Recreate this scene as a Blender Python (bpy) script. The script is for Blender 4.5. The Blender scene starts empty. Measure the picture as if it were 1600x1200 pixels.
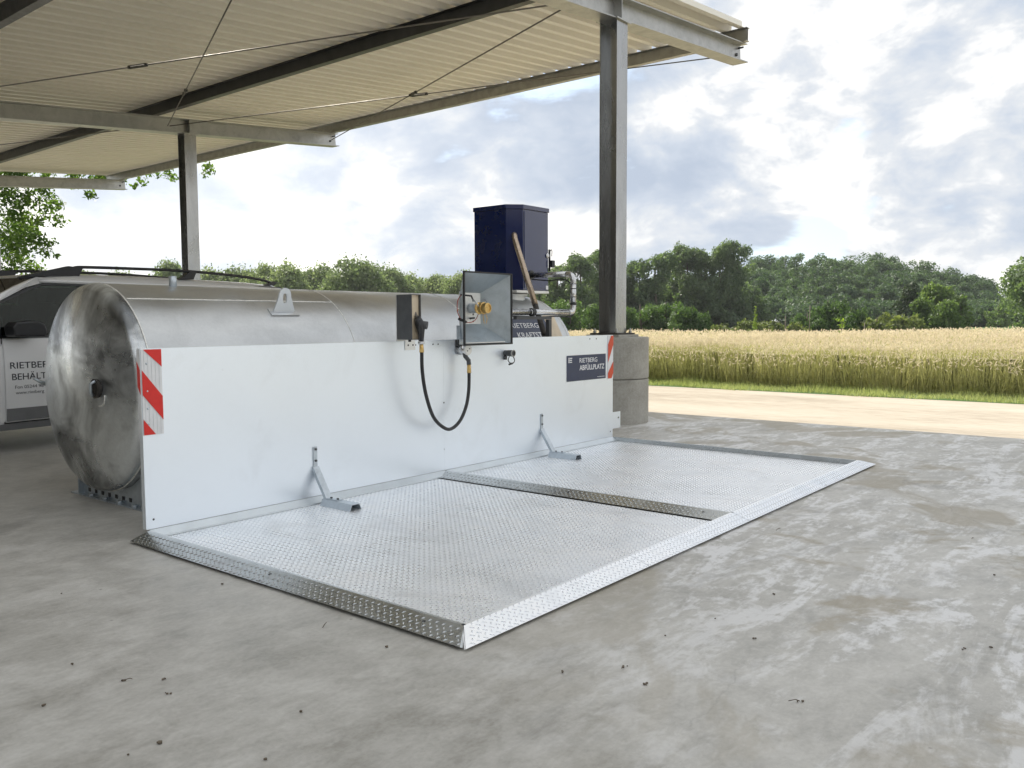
import bpy, math, random
import numpy as np
from mathutils import Vector, Matrix

random.seed(7)
RNG = np.random.default_rng(11)
SC = bpy.context.scene
COL = SC.collection

# ------------------------------------------------------------------ camera
CAM_LOC = Vector((-2.91039, -5.62463, 1.5))
RIGHT = Vector((0.62845184, -0.77783473, -0.00462698))
UP = Vector((0.0603985, 0.04286678, 0.99725346))
FWD = Vector((0.77550003, 0.62700524, -0.07391976))
cd = bpy.data.cameras.new('camera')
cd.sensor_width = 36.0
cd.lens = 36.0 * 1325.16 / 1600.0
cd.clip_start = 0.05
cd.clip_end = 6000
cam = bpy.data.objects.new('camera', cd)
COL.objects.link(cam)
m = Matrix((RIGHT, UP, -FWD)).transposed().to_4x4()
m.translation = CAM_LOC
cam.matrix_world = m
SC.camera = cam

# ------------------------------------------------------------------ sun and sky
SUN = Vector((0.41, 1.08, 1.0)).normalized()
sl = bpy.data.lights.new('sun', 'SUN')
sl.energy = 3.0
sl.angle = math.radians(0.5)
sl.color = (1.0, 0.93, 0.82)
sun = bpy.data.objects.new('sun', sl)
COL.objects.link(sun)
sun.rotation_mode = 'QUATERNION'
sun.rotation_quaternion = SUN.to_track_quat('Z', 'Y')

SC.view_settings.view_transform = 'Standard'
SC.view_settings.look = 'None'
SC.view_settings.gamma = 1.0
SC.view_settings.exposure = 1.45
SC.view_settings.use_curve_mapping = False


class NT:
    """small node helper"""
    def __init__(self, tree):
        self.t = tree
        tree.nodes.clear()

    def n(self, typ, **kw):
        nd = self.t.nodes.new(typ)
        for k, v in kw.items():
            if k.startswith('i_'):
                key = k[2:].replace('_', ' ')
                nd.inputs[key].default_value = v
            else:
                setattr(nd, k, v)
        return nd

    def l(self, a, b):
        self.t.links.new(a, b)

    def math(self, op, a, b=None, c=None, clamp=False):
        nd = self.t.nodes.new('ShaderNodeMath')
        nd.operation = op
        nd.use_clamp = clamp
        for i, v in enumerate((a, b, c)):
            if v is None:
                continue
            if isinstance(v, (int, float)):
                nd.inputs[i].default_value = v
            else:
                self.l(v, nd.inputs[i])
        return nd.outputs[0]

    def ramp(self, fac, stops, interp='LINEAR'):
        nd = self.t.nodes.new('ShaderNodeValToRGB')
        nd.color_ramp.interpolation = interp
        el = nd.color_ramp.elements
        while len(el) < len(stops):
            el.new(0.5)
        for e, (p, c) in zip(el, stops):
            e.position = p
            e.color = (c, c, c, 1) if isinstance(c, (int, float)) else (*c, 1)
        self.l(fac, nd.inputs[0])
        return nd.outputs[0]

    def mix(self, fac, a, b, mode='MIX'):
        nd = self.t.nodes.new('ShaderNodeMix')
        nd.data_type = 'RGBA'
        nd.blend_type = mode
        for sock, v in ((nd.inputs[0], fac), (nd.inputs[6], a), (nd.inputs[7], b)):
            if isinstance(v, (int, float)):
                sock.default_value = v
            elif isinstance(v, tuple):
                sock.default_value = (*v, 1)
            else:
                self.l(v, sock)
        return nd.outputs[2]

    def noise(self, vec, scale, detail=4, rough=0.55, dist=0.0, out=0):
        nd = self.t.nodes.new('ShaderNodeTexNoise')
        nd.inputs['Scale'].default_value = scale
        nd.inputs['Detail'].default_value = detail
        nd.inputs['Roughness'].default_value = rough
        nd.inputs['Distortion'].default_value = dist
        if vec is not None:
            self.l(vec, nd.inputs['Vector'])
        return nd.outputs[out]

    def mapping(self, vec, loc=(0, 0, 0), rot=(0, 0, 0), scale=(1, 1, 1)):
        nd = self.t.nodes.new('ShaderNodeMapping')
        nd.inputs['Location'].default_value = loc
        nd.inputs['Rotation'].default_value = rot
        nd.inputs['Scale'].default_value = scale
        self.l(vec, nd.inputs['Vector'])
        return nd.outputs[0]


def pixdir(u, v):
    d = RIGHT * ((u - 800) / 1325.16) + UP * (-(v - 600) / 1325.16) + FWD
    return d.normalized()


def build_world():
    w = bpy.data.worlds.new('World')
    SC.world = w
    w.use_nodes = True
    t = NT(w.node_tree)
    tc = t.n('ShaderNodeTexCoord')
    D = tc.outputs['Generated']
    sky = t.n('ShaderNodeTexSky', sky_type='NISHITA', sun_disc=False)
    sky.sun_elevation = math.asin(SUN.z)
    sky.sun_rotation = math.atan2(SUN.x, SUN.y)
    sky.air_density = 1.0
    sky.dust_density = 1.5
    sep = t.n('ShaderNodeSeparateXYZ')
    t.l(D, sep.inputs[0])
    z = t.math('MAXIMUM', sep.outputs[2], 0.0)
    # cloud layer seen in perspective: divide by height
    den = t.math('ADD', z, 0.16)
    cx = t.math('DIVIDE', sep.outputs[0], den)
    cy = t.math('DIVIDE', sep.outputs[1], den)
    cmb = t.n('ShaderNodeCombineXYZ')
    t.l(cx, cmb.inputs[0]); t.l(cy, cmb.inputs[1])
    t.l(t.math('MULTIPLY', z, 4.0), cmb.inputs[2])
    P = cmb.outputs[0]
    warp = t.noise(P, 1.1, 3, 0.5, 0, 1)
    wv = t.n('ShaderNodeVectorMath', operation='MULTIPLY_ADD')
    t.l(warp, wv.inputs[0]); wv.inputs[1].default_value = (0.9, 0.9, 0.5); t.l(P, wv.inputs[2])
    PW = wv.outputs[0]

    def blob(u, v, deg, soft=2.0):
        """smooth bump around a real sky direction"""
        d = pixdir(u, v)
        dp = t.n('ShaderNodeVectorMath', operation='DOT_PRODUCT')
        t.l(D, dp.inputs[0]); dp.inputs[1].default_value = d
        a = t.math('SUBTRACT', 1.0, dp.outputs['Value'])
        k = 1.0 - math.cos(math.radians(deg))
        return t.math('POWER', 2.718, t.math('MULTIPLY', a, -1.0 / k))

    big = t.noise(PW, 0.62, 3, 0.5, 0.1)
    mid = t.noise(PW, 2.1, 9, 0.60, 0.15)
    fine = t.noise(PW, 6.5, 7, 0.62, 0.25)
    # direction-space puffs keep their height near the horizon
    puffv = t.mapping(D, scale=(1, 1, 1.7))
    pw = t.noise(puffv, 5.0, 2, 0.5, 0, 1)
    pwv = t.n('ShaderNodeVectorMath', operation='MULTIPLY_ADD')
    t.l(pw, pwv.inputs[0]); pwv.inputs[1].default_value = (0.10, 0.10, 0.10); t.l(puffv, pwv.inputs[2])
    puff = t.noise(pwv.outputs[0], 5.6, 12, 0.56, 0.1)
    pf = t.noise(pwv.outputs[0], 24.0, 6, 0.6, 0.1)
    dens = t.math('ADD', t.math('MULTIPLY', big, 0.40), t.math('MULTIPLY', puff, 0.52))
    dens = t.math('ADD', dens, t.math('MULTIPLY', mid, 0.22))
    dens = t.math('ADD', dens, t.math('MULTIPLY', pf, 0.08))
    dens = t.math('ADD', dens, 0.055)
    for (u, v, dg, a) in ((1290, 365, 1.9, 0.20), (1330, 205, 1.8, 0.17), (1235, 215, 1.0, 0.08), (1360, 320, 1.2, 0.12), (690, 300, 3.0, 0.05), (1120, 320, 3.5, 0.03), (1590, 250, 2.0, 0.02)):
        dens = t.math('SUBTRACT', dens, t.math('MULTIPLY', blob(u, v, dg), a))
    mask = t.ramp(dens, [(0.50, 0.0), (0.575, 1.0)], 'EASE')
    # cloud tone: grey-blue bases, bright puffs, white towards the sun
    tone = t.math('ADD', t.math('MULTIPLY', puff, 0.9), t.math('MULTIPLY', big, 0.28))
    tone = t.math('ADD', tone, t.math('MULTIPLY', fine, 0.05))
    tone = t.math('ADD', tone, t.math('MULTIPLY', pf, 0.16))
    tone = t.math('ADD', t.math('MULTIPLY', tone, 1.9), -0.80)
    for (u, v, dg, a) in ((1090, 270, 7.0, -0.22), (900, 190, 6, -0.06), (1380, 230, 3, -0.10), (1560, 190, 3, -0.05), (1080, 395, 3.2, 0.16), (1270, 330, 2.0, 0.20), (1400, 350, 4.0, 0.07),
                          (900, 350, 2.5, 0.16), (560, 410, 4.0, 0.12), (700, 300, 5.0, -0.16), (980, 205, 2.0, 0.10)):
        tone = t.math('ADD', tone, t.math('MULTIPLY', blob(u, v, dg), a))
    cc = t.ramp(tone, [(0.20, (0.45, 0.52, 0.63)), (0.38, (0.56, 0.62, 0.71)), (0.50, (0.70, 0.73, 0.77)), (0.58, (0.90, 0.90, 0.90)), (0.70, (1.15, 1.13, 1.08))])
    # glow around the sun behind thin cloud
    dp = t.n('ShaderNodeVectorMath', operation='DOT_PRODUCT')
    t.l(D, dp.inputs[0]); dp.inputs[1].default_value = SUN
    g = t.math('MAXIMUM', dp.outputs['Value'], 0.0)
    glow = t.math('ADD', t.math('MULTIPLY', t.math('POWER', g, 7.0), 0.20), t.math('MULTIPLY', t.math('POWER', g, 60.0), 1.5))
    lp = t.math('MULTIPLY', blob(330, 400, 12.0), 0.20)
    glow = t.math('ADD', glow, lp)
    gc = t.mix(1.0, cc, (1.0, 0.985, 0.96), 'MIX')
    ad = t.n('ShaderNodeVectorMath', operation='SCALE')
    ad.inputs[0].default_value = (1.0, 0.985, 0.96)
    t.l(glow, ad.inputs[3])
    cl = t.n('ShaderNodeVectorMath', operation='ADD')
    t.l(cc, cl.inputs[0]); t.l(ad.outputs[0], cl.inputs[1])
    cls = t.n('ShaderNodeVectorMath', operation='SCALE')
    t.l(cl.outputs[0], cls.inputs[0]); cls.inputs[3].default_value = 4.2
    # thin veil over the blue gaps
    veil = t.n('ShaderNodeVectorMath', operation='MULTIPLY_ADD')
    t.l(sky.outputs[0], veil.inputs[0]); veil.inputs[1].default_value = (0.35, 0.35, 0.35); veil.inputs[2].default_value = (1.6, 1.95, 2.4)
    colr = t.mix(mask, veil.outputs[0], cls.outputs[0])
    bg = t.n('ShaderNodeBackground')
    bg.inputs[1].default_value = 0.1
    t.l(colr, bg.inputs[0])
    out = t.n('ShaderNodeOutputWorld')
    t.l(bg.outputs[0], out.inputs[0])


build_world()

# ------------------------------------------------------------------ materials
MATS = {}


def material(name):
    mt = bpy.data.materials.new(name)
    mt.use_nodes = True
    MATS[name] = mt
    t = NT(mt.node_tree)
    b = t.n('ShaderNodeBsdfPrincipled')
    o = t.n('ShaderNodeOutputMaterial')
    t.l(b.outputs[0], o.inputs[0])
    return mt, t, b, o


def bump(t, b, h, strength, dist=0.01):
    bp = t.n('ShaderNodeBump')
    bp.inputs['Strength'].default_value = strength
    bp.inputs['Distance'].default_value = dist
    t.l(h, bp.inputs['Height'])
    t.l(bp.outputs[0], b.inputs['Normal'])


def simple(name, col, rough=0.5, metal=0.0, var=0.12, scale=8.0, bmp=0.0, spec=0.5, coat=0.0):
    mt, t, b, o = material(name)
    tc = t.n('ShaderNodeTexCoord').outputs['Object']
    n = t.noise(tc, scale, 5, 0.6)
    lo = tuple(c * (1 - var) for c in col)
    hi = tuple(min(1, c * (1 + var)) for c in col)
    t.l(t.ramp(n, [(0.3, lo), (0.7, hi)]), b.inputs['Base Color'])
    r = t.ramp(t.noise(tc, scale * 2.3, 4, 0.6), [(0.3, max(0.02, rough * 0.8)), (0.7, min(1, rough * 1.2))])
    t.l(r, b.inputs['Roughness'])
    b.inputs['Metallic'].default_value = metal
    b.inputs['Specular IOR Level'].default_value = spec
    if coat:
        b.inputs['Coat Weight'].default_value = coat
        b.inputs['Coat Roughness'].default_value = 0.08
    if bmp:
        bump(t, b, t.noise(tc, scale * 6, 6, 0.6), bmp, 0.004)
    return mt


simple('steel_grey', (0.36, 0.36, 0.34), 0.38, 0.85, 0.18, 5.0, 0.1)
simple('steel_dark', (0.07, 0.072, 0.072), 0.36, 0.85, 0.15, 5.0)
simple('rod_steel', (0.16, 0.15, 0.13), 0.5, 0.5, 0.1, 5.0)
simple('navy_paint', (0.006, 0.014, 0.070), 0.14, 0.0, 0.08, 6.0, 0.0, 0.6, 0.6)
simple('navy_sign', (0.030, 0.042, 0.085), 0.35, 0.0, 0.08, 6.0)
simple('white_print', (0.78, 0.78, 0.78), 0.5, 0.0, 0.03, 6.0)
simple('black_print', (0.03, 0.035, 0.045), 0.5, 0.0, 0.03, 6.0)
simple('grey_print', (0.40, 0.42, 0.46), 0.5, 0.0, 0.03, 6.0)
simple('red_reflective', (0.66, 0.018, 0.012), 0.4, 0.0, 0.07, 14.0)
simple('orange_red_reflective', (0.60, 0.07, 0.025), 0.4, 0.0, 0.07, 14.0)
simple('white_reflective', (0.72, 0.73, 0.74), 0.35, 0.0, 0.06, 14.0)
simple('black_rubber', (0.014, 0.014, 0.015), 0.45, 0.0, 0.2, 20.0)
simple('black_plastic', (0.016, 0.017, 0.02), 0.35, 0.0, 0.2, 20.0)
simple('grey_plastic', (0.06, 0.062, 0.065), 0.5, 0.0, 0.15, 12.0)
simple('brass', (0.62, 0.42, 0.16), 0.32, 1.0, 0.2, 40.0, 0.1)
simple('steel_pipe', (0.60, 0.60, 0.60), 0.25, 1.0, 0.12, 14.0)
simple('steel_pipe_reflect', (0.42, 0.34, 0.26), 0.3, 1.0, 0.15, 14.0)  # steel pipe; the brown it reflects is put into the colour
simple('wire_red', (0.30, 0.04, 0.02), 0.4, 0.0, 0.1, 20.0)
simple('box_grey', (0.11, 0.115, 0.12), 0.42, 0.4, 0.15, 12.0)
simple('cream_paint', (0.62, 0.52, 0.38), 0.5, 0.1, 0.1, 10.0)
simple('car_paint', (0.80, 0.81, 0.82), 0.33, 0.15, 0.01, 0.6, 0.0, 0.5, 0.6)
simple('car_trim', (0.16, 0.165, 0.17), 0.45, 0.0, 0.1, 5.0)
simple('tyre', (0.02, 0.02, 0.02), 0.75, 0.0, 0.2, 20.0, 0.2)
simple('seat_cloth', (0.02, 0.02, 0.022), 0.9, 0.0, 0.2, 20.0)
simple('bark', (0.09, 0.07, 0.05), 0.9, 0.0, 0.3, 4.0, 0.5)
simple('wood_post', (0.20, 0.17, 0.13), 0.9, 0.0, 0.3, 6.0, 0.3)
simple('litter', (0.13, 0.105, 0.075), 0.9, 0.0, 0.4, 30.0)
simple('shed_wall', (0.12, 0.11, 0.10), 0.9, 0.0, 0.2, 3.0)
simple('blocker_dark', (0.045, 0.04, 0.032), 0.8, 0.0, 0.25, 3.0, 0.2)
simple('rust_dark', (0.05, 0.045, 0.04), 0.7, 0.2, 0.3, 30.0, 0.2)


def galv(name, base, r0, r1, metal, mott=0.12, scale=3.0, streak=(1, 1, 1), bmp=0.05, blotch=0.0, dirt=0.0):
    mt, t, b, o = material(name)
    tc = t.n('ShaderNodeTexCoord').outputs['Object']
    mp = t.mapping(tc, scale=streak)
    big = t.noise(mp, scale * 0.45, 4, 0.6, 0.8)
    n = t.noise(mp, scale, 8, 0.62, 1.2)
    spang = t.n('ShaderNodeTexVoronoi'); spang.inputs['Scale'].default_value = 55.0
    t.l(tc, spang.inputs['Vector'])
    sp = t.n('ShaderNodeSeparateColor'); t.l(spang.outputs['Color'], sp.inputs[0])
    v = t.math('ADD', t.math('MULTIPLY', n, 0.7), t.math('MULTIPLY', big, 0.5))
    v = t.math('ADD', v, t.math('MULTIPLY', sp.outputs[0], 0.06))
    lo = tuple(c * (1 - mott * 2) for c in base); hi = tuple(min(1, c * (1 + mott)) for c in base)
    c = t.ramp(v, [(0.40, lo), (0.62, base), (0.80, hi)])
    if blotch:
        bl = t.ramp(t.noise(mp, 1.5, 4, 0.58, 0.5), [(0.40, 1.0 - blotch), (0.55, 1.0)])
        c = t.mix(1.0, c, bl, 'MULTIPLY')
    if dirt:
        dn = t.noise(t.mapping(tc, rot=(0, 0, .35), scale=(1.2, .7, 1)), 1.7, 8, 0.68, 0.8)
        dm = t.ramp(dn, [(0.54, 0.0), (0.68, dirt)])
        c = t.mix(dm, c, (0.30, 0.285, 0.26))
        sp2 = t.n('ShaderNodeTexVoronoi'); sp2.inputs['Scale'].default_value = 3.4; t.l(tc, sp2.inputs['Vector'])
        sm2 = t.math('MULTIPLY', t.ramp(sp2.outputs['Distance'], [(0.02, 1.0), (0.05, 0.0)]), t.ramp(dn, [(0.48, 0.0), (0.56, 0.8)]))
        c = t.mix(sm2, c, (0.12, 0.11, 0.10))
    t.l(c, b.inputs['Base Color'])
    rr = t.ramp(t.noise(mp, scale * 0.8, 6, 0.6, 1.0), [(0.36, r0), (0.66, r1)])
    t.l(rr, b.inputs['Roughness'])
    b.inputs['Metallic'].default_value = metal
    if bmp:
        bump(t, b, t.noise(mp, scale * 1.2, 4, 0.5), bmp, 0.05)
    return mt


galv('galv_tank', (0.58, 0.595, 0.60), 0.30, 0.50, 0.92, 0.10, 1.6, (0.7, 1, 1), 0.02)
galv('galv_head', (0.76, 0.79, 0.80), 0.20, 0.46, 0.88, 0.20, 2.2, (1, 1, 1), 0.08, 0.74)
galv('galv_panel', (0.86, 0.92, 0.98), 0.32, 0.42, 0.68, 0.018, 0.8, (0.6, 1, 1), 0.004, 0.0, 0.06)
galv('galv_lug_shade', (0.74, 0.76, 0.78), 0.22, 0.34, 0.9, 0.06, 4.0)  # same zinc as the plates; darker reflections on lug slopes put into colour
galv('galv_tread', (0.96, 0.98, 1.0), 0.34, 0.46, 0.72, 0.06, 2.2, (1, 1, 1), 0.015, 0.0, 0.22)
galv('galv_ramp_shade', (0.52, 0.54, 0.54), 0.20, 0.32, 0.95, 0.05, 3.0, (1, 1, 1), 0.015, 0.0, 0.3)  # same steel as front ramps; dark reflection on side slopes put into colour
galv('galv_strip', (0.66, 0.70, 0.72), 0.35, 0.5, 0.8, 0.05, 3.0, (1, 1, 1), 0.01)
galv('galv_bracket', (0.52, 0.57, 0.61), 0.35, 0.5, 0.8, 0.10, 9.0)
galv('galv_funnel', (0.40, 0.45, 0.48), 0.35, 0.55, 0.7, 0.10, 6.0)
galv('galv_plate', (0.76, 0.76, 0.74), 0.35, 0.5, 0.5, 0.06, 8.0)
galv('galv_beam', (0.44, 0.44, 0.425), 0.34, 0.46, 0.85, 0.12, 5.0)
galv('galv_column', (0.38, 0.385, 0.38), 0.20, 0.30, 0.94, 0.10, 4.0, (1, 1, 0.25))
galv('weld_bead', (0.85, 0.84, 0.80), 0.4, 0.6, 0.5, 0.2, 40.0)

# roof sheets
mt, t, b, o = material('roof_cream')
tc = t.n('ShaderNodeTexCoord').outputs['Object']
n = t.noise(t.mapping(tc, scale=(0.3, 2, 1)), 1.5, 5, 0.6)
t.l(t.ramp(n, [(0.3, (0.79, 0.76, 0.68)), (0.7, (0.86, 0.83, 0.75))]), b.inputs['Base Color'])
b.inputs['Roughness'].default_value = 0.45

# concrete floor
def make_concrete():
    mt, t, b, o = material('concrete_floor_mat')
    P = t.n('ShaderNodeTexCoord').outputs['Object']
    sep = t.n('ShaderNodeSeparateXYZ'); t.l(P, sep.inputs[0])
    n1 = t.noise(P, 0.55, 6, 0.6, 0.6)
    n2 = t.noise(P, 3.5, 8, 0.62, 0.4)
    n3 = t.noise(P, 45, 4, 0.6)
    n25 = t.noise(t.mapping(P, rot=(0, 0, 0.6), scale=(0.7, 1.4, 1)), 13, 7, 0.68, 0.5)
    v = t.math('ADD', t.math('MULTIPLY', n1, 0.34), t.math('MULTIPLY', n2, 0.34))
    v = t.math('ADD', v, t.math('MULTIPLY', n25, 0.20))
    v = t.math('ADD', v, t.math('MULTIPLY', n3, 0.12))
    base = t.ramp(v, [(0.38, (0.29, 0.278, 0.245)), (0.46, (0.40, 0.386, 0.350)), (0.54, (0.50, 0.485, 0.445)), (0.64, (0.60, 0.585, 0.55))])
    # light scrapings and dried slurry towards the open side
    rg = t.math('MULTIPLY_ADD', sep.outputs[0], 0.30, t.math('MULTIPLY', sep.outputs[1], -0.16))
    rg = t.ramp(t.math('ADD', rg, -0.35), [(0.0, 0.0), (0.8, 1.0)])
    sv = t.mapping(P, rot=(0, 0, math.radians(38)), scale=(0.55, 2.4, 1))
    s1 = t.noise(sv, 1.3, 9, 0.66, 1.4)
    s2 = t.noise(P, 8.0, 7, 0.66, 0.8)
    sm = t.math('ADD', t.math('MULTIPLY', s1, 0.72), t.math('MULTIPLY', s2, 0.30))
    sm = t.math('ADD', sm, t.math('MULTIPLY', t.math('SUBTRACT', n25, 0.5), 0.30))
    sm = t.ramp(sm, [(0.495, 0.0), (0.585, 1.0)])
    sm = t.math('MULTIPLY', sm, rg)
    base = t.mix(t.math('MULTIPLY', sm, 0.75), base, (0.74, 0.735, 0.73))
    # tyre sweep arcs
    wv = t.n('ShaderNodeTexWave', wave_type='RINGS', rings_direction='Z')
    wv.inputs['Scale'].default_value = 0.42; wv.inputs['Distortion'].default_value = 2.2
    wv.inputs['Detail'].default_value = 4; wv.inputs['Detail Scale'].default_value = 0.8
    t.l(t.mapping(P, loc=(-1.0, 7.5, 0)), wv.inputs['Vector'])
    arc = t.ramp(wv.outputs['Fac'], [(0.80, 0.0), (0.97, 1.0)])
    arc = t.math('MULTIPLY', t.math('MULTIPLY', arc, rg), t.ramp(s2, [(0.45, 0.0), (0.6, 1.0)]))
    base = t.mix(t.math('MULTIPLY', arc, 0.55), base, (0.27, 0.26, 0.23))
    # brown damp patches
    d1 = t.noise(t.mapping(P, loc=(4.2, 1.7, 0), scale=(1, 1, 1)), 0.62, 7, 0.62, 1.0)
    dm = t.math('MULTIPLY', t.ramp(d1, [(0.54, 0.0), (0.59, 1.0)]), rg)
    base = t.mix(t.math('MULTIPLY', dm, 0.75), base, (0.30, 0.26, 0.185))
    # dark oil and dirt stains
    o1 = t.noise(t.mapping(P, loc=(9, 3, 0), rot=(0, 0, 0.5), scale=(0.6, 1.5, 1)), 1.5, 7, 0.65, 0.6)
    om = t.ramp(o1, [(0.60, 0.0), (0.70, 1.0)])
    base = t.mix(t.math('MULTIPLY', om, 0.45), base, (0.22, 0.21, 0.19))
    # specks
    vo = t.n('ShaderNodeTexVoronoi'); vo.inputs['Scale'].default_value = 5.0; t.l(P, vo.inputs['Vector'])
    sk = t.ramp(vo.outputs['Distance'], [(0.03, 1.0), (0.06, 0.0)])
    sk = t.math('MULTIPLY', sk, t.ramp(n2, [(0.5, 0.0), (0.6, 1.0)]))
    base = t.mix(t.math('MULTIPLY', sk, 0.6), base, (0.10, 0.09, 0.075))
    # hairline cracks
    vc = t.n('ShaderNodeTexVoronoi', feature='DISTANCE_TO_EDGE'); vc.inputs['Scale'].default_value = 0.33
    wp = t.n('ShaderNodeVectorMath', operation='MULTIPLY_ADD')
    t.l(t.noise(P, 2.0, 5, 0.6, 0, 1), wp.inputs[0]); wp.inputs[1].default_value = (0.5, 0.5, 0); t.l(P, wp.inputs[2])
    t.l(wp.outputs[0], vc.inputs['Vector'])
    ck = t.math('MULTIPLY', t.ramp(vc.outputs['Distance'], [(0.0, 1.0), (0.004, 0.0)]), t.ramp(n1, [(0.5, 0.0), (0.6, 1.0)]))
    base = t.mix(t.math('MULTIPLY', ck, 0.25), base, (0.10, 0.095, 0.085))
    t.l(base, b.inputs['Base Color'])
    t.l(t.ramp(n2, [(0.3, 0.38), (0.7, 0.6)]), b.inputs['Roughness'])
    b.inputs['Specular IOR Level'].default_value = 0.5
    h = t.math('ADD', t.math('MULTIPLY', n2, 0.5), t.math('MULTIPLY', n3, 0.25))
    h = t.math('ADD', h, t.math('MULTIPLY', sm, 0.15))
    bump(t, b, h, 0.25, 0.012)


make_concrete()


def ground_mat(name, stops, s1, s2, stretch=(1, 1, 1), bmp=0.4, dist=0.03, rough=0.9):
    mt, t, b, o = material(name)
    P = t.n('ShaderNodeTexCoord').outputs['Object']
    M = t.mapping(P, scale=stretch)
    n1 = t.noise(M, s1, 6, 0.6, 0.5); n2 = t.noise(M, s2, 8, 0.65)
    v = t.math('ADD', t.math('MULTIPLY', n1, 0.55), t.math('MULTIPLY', n2, 0.45))
    t.l(t.ramp(v, stops), b.inputs['Base Color'])
    b.inputs['Roughness'].default_value = rough
    b.inputs['Specular IOR Level'].default_value = 0.2
    bump(t, b, n2, bmp, dist)


ground_mat('road_sand', [(0.36, (0.29, 0.255, 0.205)), (0.50, (0.39, 0.35, 0.29)), (0.66, (0.46, 0.42, 0.36))], 0.5, 6.0, (1.6, 0.4, 1))
ground_mat('soil', [(0.3, (0.06, 0.07, 0.03)), (0.7, (0.11, 0.12, 0.05))], 0.3, 3.0)
ground_mat('meadow_green', [(0.3, (0.045, 0.10, 0.03)), (0.7, (0.08, 0.15, 0.045))], 0.05, 1.0)
ground_mat('stubble_tan', [(0.3, (0.30, 0.24, 0.12)), (0.7, (0.40, 0.33, 0.18))], 0.05, 1.0)
ground_mat('wheat_canopy', [(0.32, (0.46, 0.40, 0.28)), (0.5, (0.57, 0.50, 0.37)), (0.68, (0.66, 0.60, 0.47))], 0.6, 14.0, (1, 1, 1), 1.0, 0.12)

# pier concrete
mt, t, b, o = material('pier_concrete')
P = t.n('ShaderNodeTexCoord').outputs['Object']
n1 = t.noise(P, 3.0, 7, 0.62, 0.3); n2 = t.noise(P, 38, 5, 0.6)
v = t.math('ADD', t.math('MULTIPLY', n1, 0.6), t.math('MULTIPLY', n2, 0.4))
t.l(t.ramp(v, [(0.33, (0.27, 0.26, 0.225)), (0.52, (0.37, 0.358, 0.32)), (0.7, (0.46, 0.445, 0.41))]), b.inputs['Base Color'])
b.inputs['Roughness'].default_value = 0.9
bump(t, b, n2, 0.4, 0.006)


def leaf_mat(name, dark, light, transl=0.35, trc=None):
    mt = bpy.data.materials.new(name); mt.use_nodes = True; MATS[name] = mt
    t = NT(mt.node_tree)
    oi = t.n('ShaderNodeObjectInfo')
    P = t.n('ShaderNodeTexCoord').outputs['Object']
    gi = t.n('ShaderNodeNewGeometry')
    r = gi.outputs['Random Per Island']
    n = t.noise(P, 0.7, 3, 0.6)
    v = t.math('ADD', t.math('MULTIPLY', r, 0.5), t.math('MULTIPLY', n, 0.6))
    v = t.math('ADD', v, t.math('MULTIPLY', t.math('SUBTRACT', oi.outputs['Random'], 0.5), 0.25))
    v = t.math('ADD', v, t.math('MULTIPLY', t.math('SUBTRACT', t.noise(P, 0.11, 2, 0.5), 0.5), 0.9))
    c = t.ramp(v, [(0.2, dark), (0.85, light)])
    d = t.n('ShaderNodeBsdfPrincipled'); t.l(c, d.inputs['Base Color'])
    d.inputs['Roughness'].default_value = 0.55; d.inputs['Specular IOR Level'].default_value = 0.25
    tr = t.n('ShaderNodeBsdfTranslucent')
    tcx = t.mix(1.0, c, trc or (1.5, 1.6, 0.7), 'MULTIPLY')
    t.l(tcx, tr.inputs[0])
    mx = t.n('ShaderNodeMixShader'); mx.inputs[0].default_value = transl
    t.l(d.outputs[0], mx.inputs[1]); t.l(tr.outputs[0], mx.inputs[2])
    o = t.n('ShaderNodeOutputMaterial'); t.l(mx.outputs[0], o.inputs[0])
    return mt


leaf_mat('leaf_wood', (0.045, 0.076, 0.044), (0.105, 0.155, 0.082), 0.35)
leaf_mat('leaf_wood_far', (0.046, 0.086, 0.050), (0.108, 0.165, 0.082), 0.35)
leaf_mat('leaf_poplar', (0.066, 0.108, 0.064), (0.150, 0.205, 0.110), 0.42)
leaf_mat('leaf_bush', (0.045, 0.088, 0.030), (0.115, 0.185, 0.065), 0.38)
leaf_mat('leaf_olive', (0.085, 0.115, 0.040), (0.17, 0.20, 0.080), 0.4)
leaf_mat('leaf_dark', (0.026, 0.046, 0.028), (0.055, 0.080, 0.042), 0.2)
leaf_mat('leaf_light', (0.070, 0.120, 0.045), (0.155, 0.215, 0.085), 0.45)
leaf_mat('leaf_bright', (0.13, 0.20, 0.03), (0.22, 0.30, 0.05), 0.5)
leaf_mat('leaf_pale_glare', (0.130, 0.185, 0.085), (0.250, 0.300, 0.150), 0.5, (1.2, 1.25, 0.9))  # backlight glare on the far trees put into the leaf colour
leaf_mat('leaf_near', (0.045, 0.095, 0.025), (0.120, 0.180, 0.050), 0.5)
leaf_mat('grass_blade', (0.22, 0.27, 0.10), (0.44, 0.47, 0.24), 0.45, (1.2, 1.25, 0.8))
leaf_mat('wheat_stem', (0.26, 0.285, 0.12), (0.46, 0.45, 0.24), 0.4, (1.2, 1.2, 0.8))
leaf_mat('wheat_ear', (0.56, 0.49, 0.36), (0.80, 0.73, 0.59), 0.35, (1.0, 1.0, 0.9))

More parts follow.
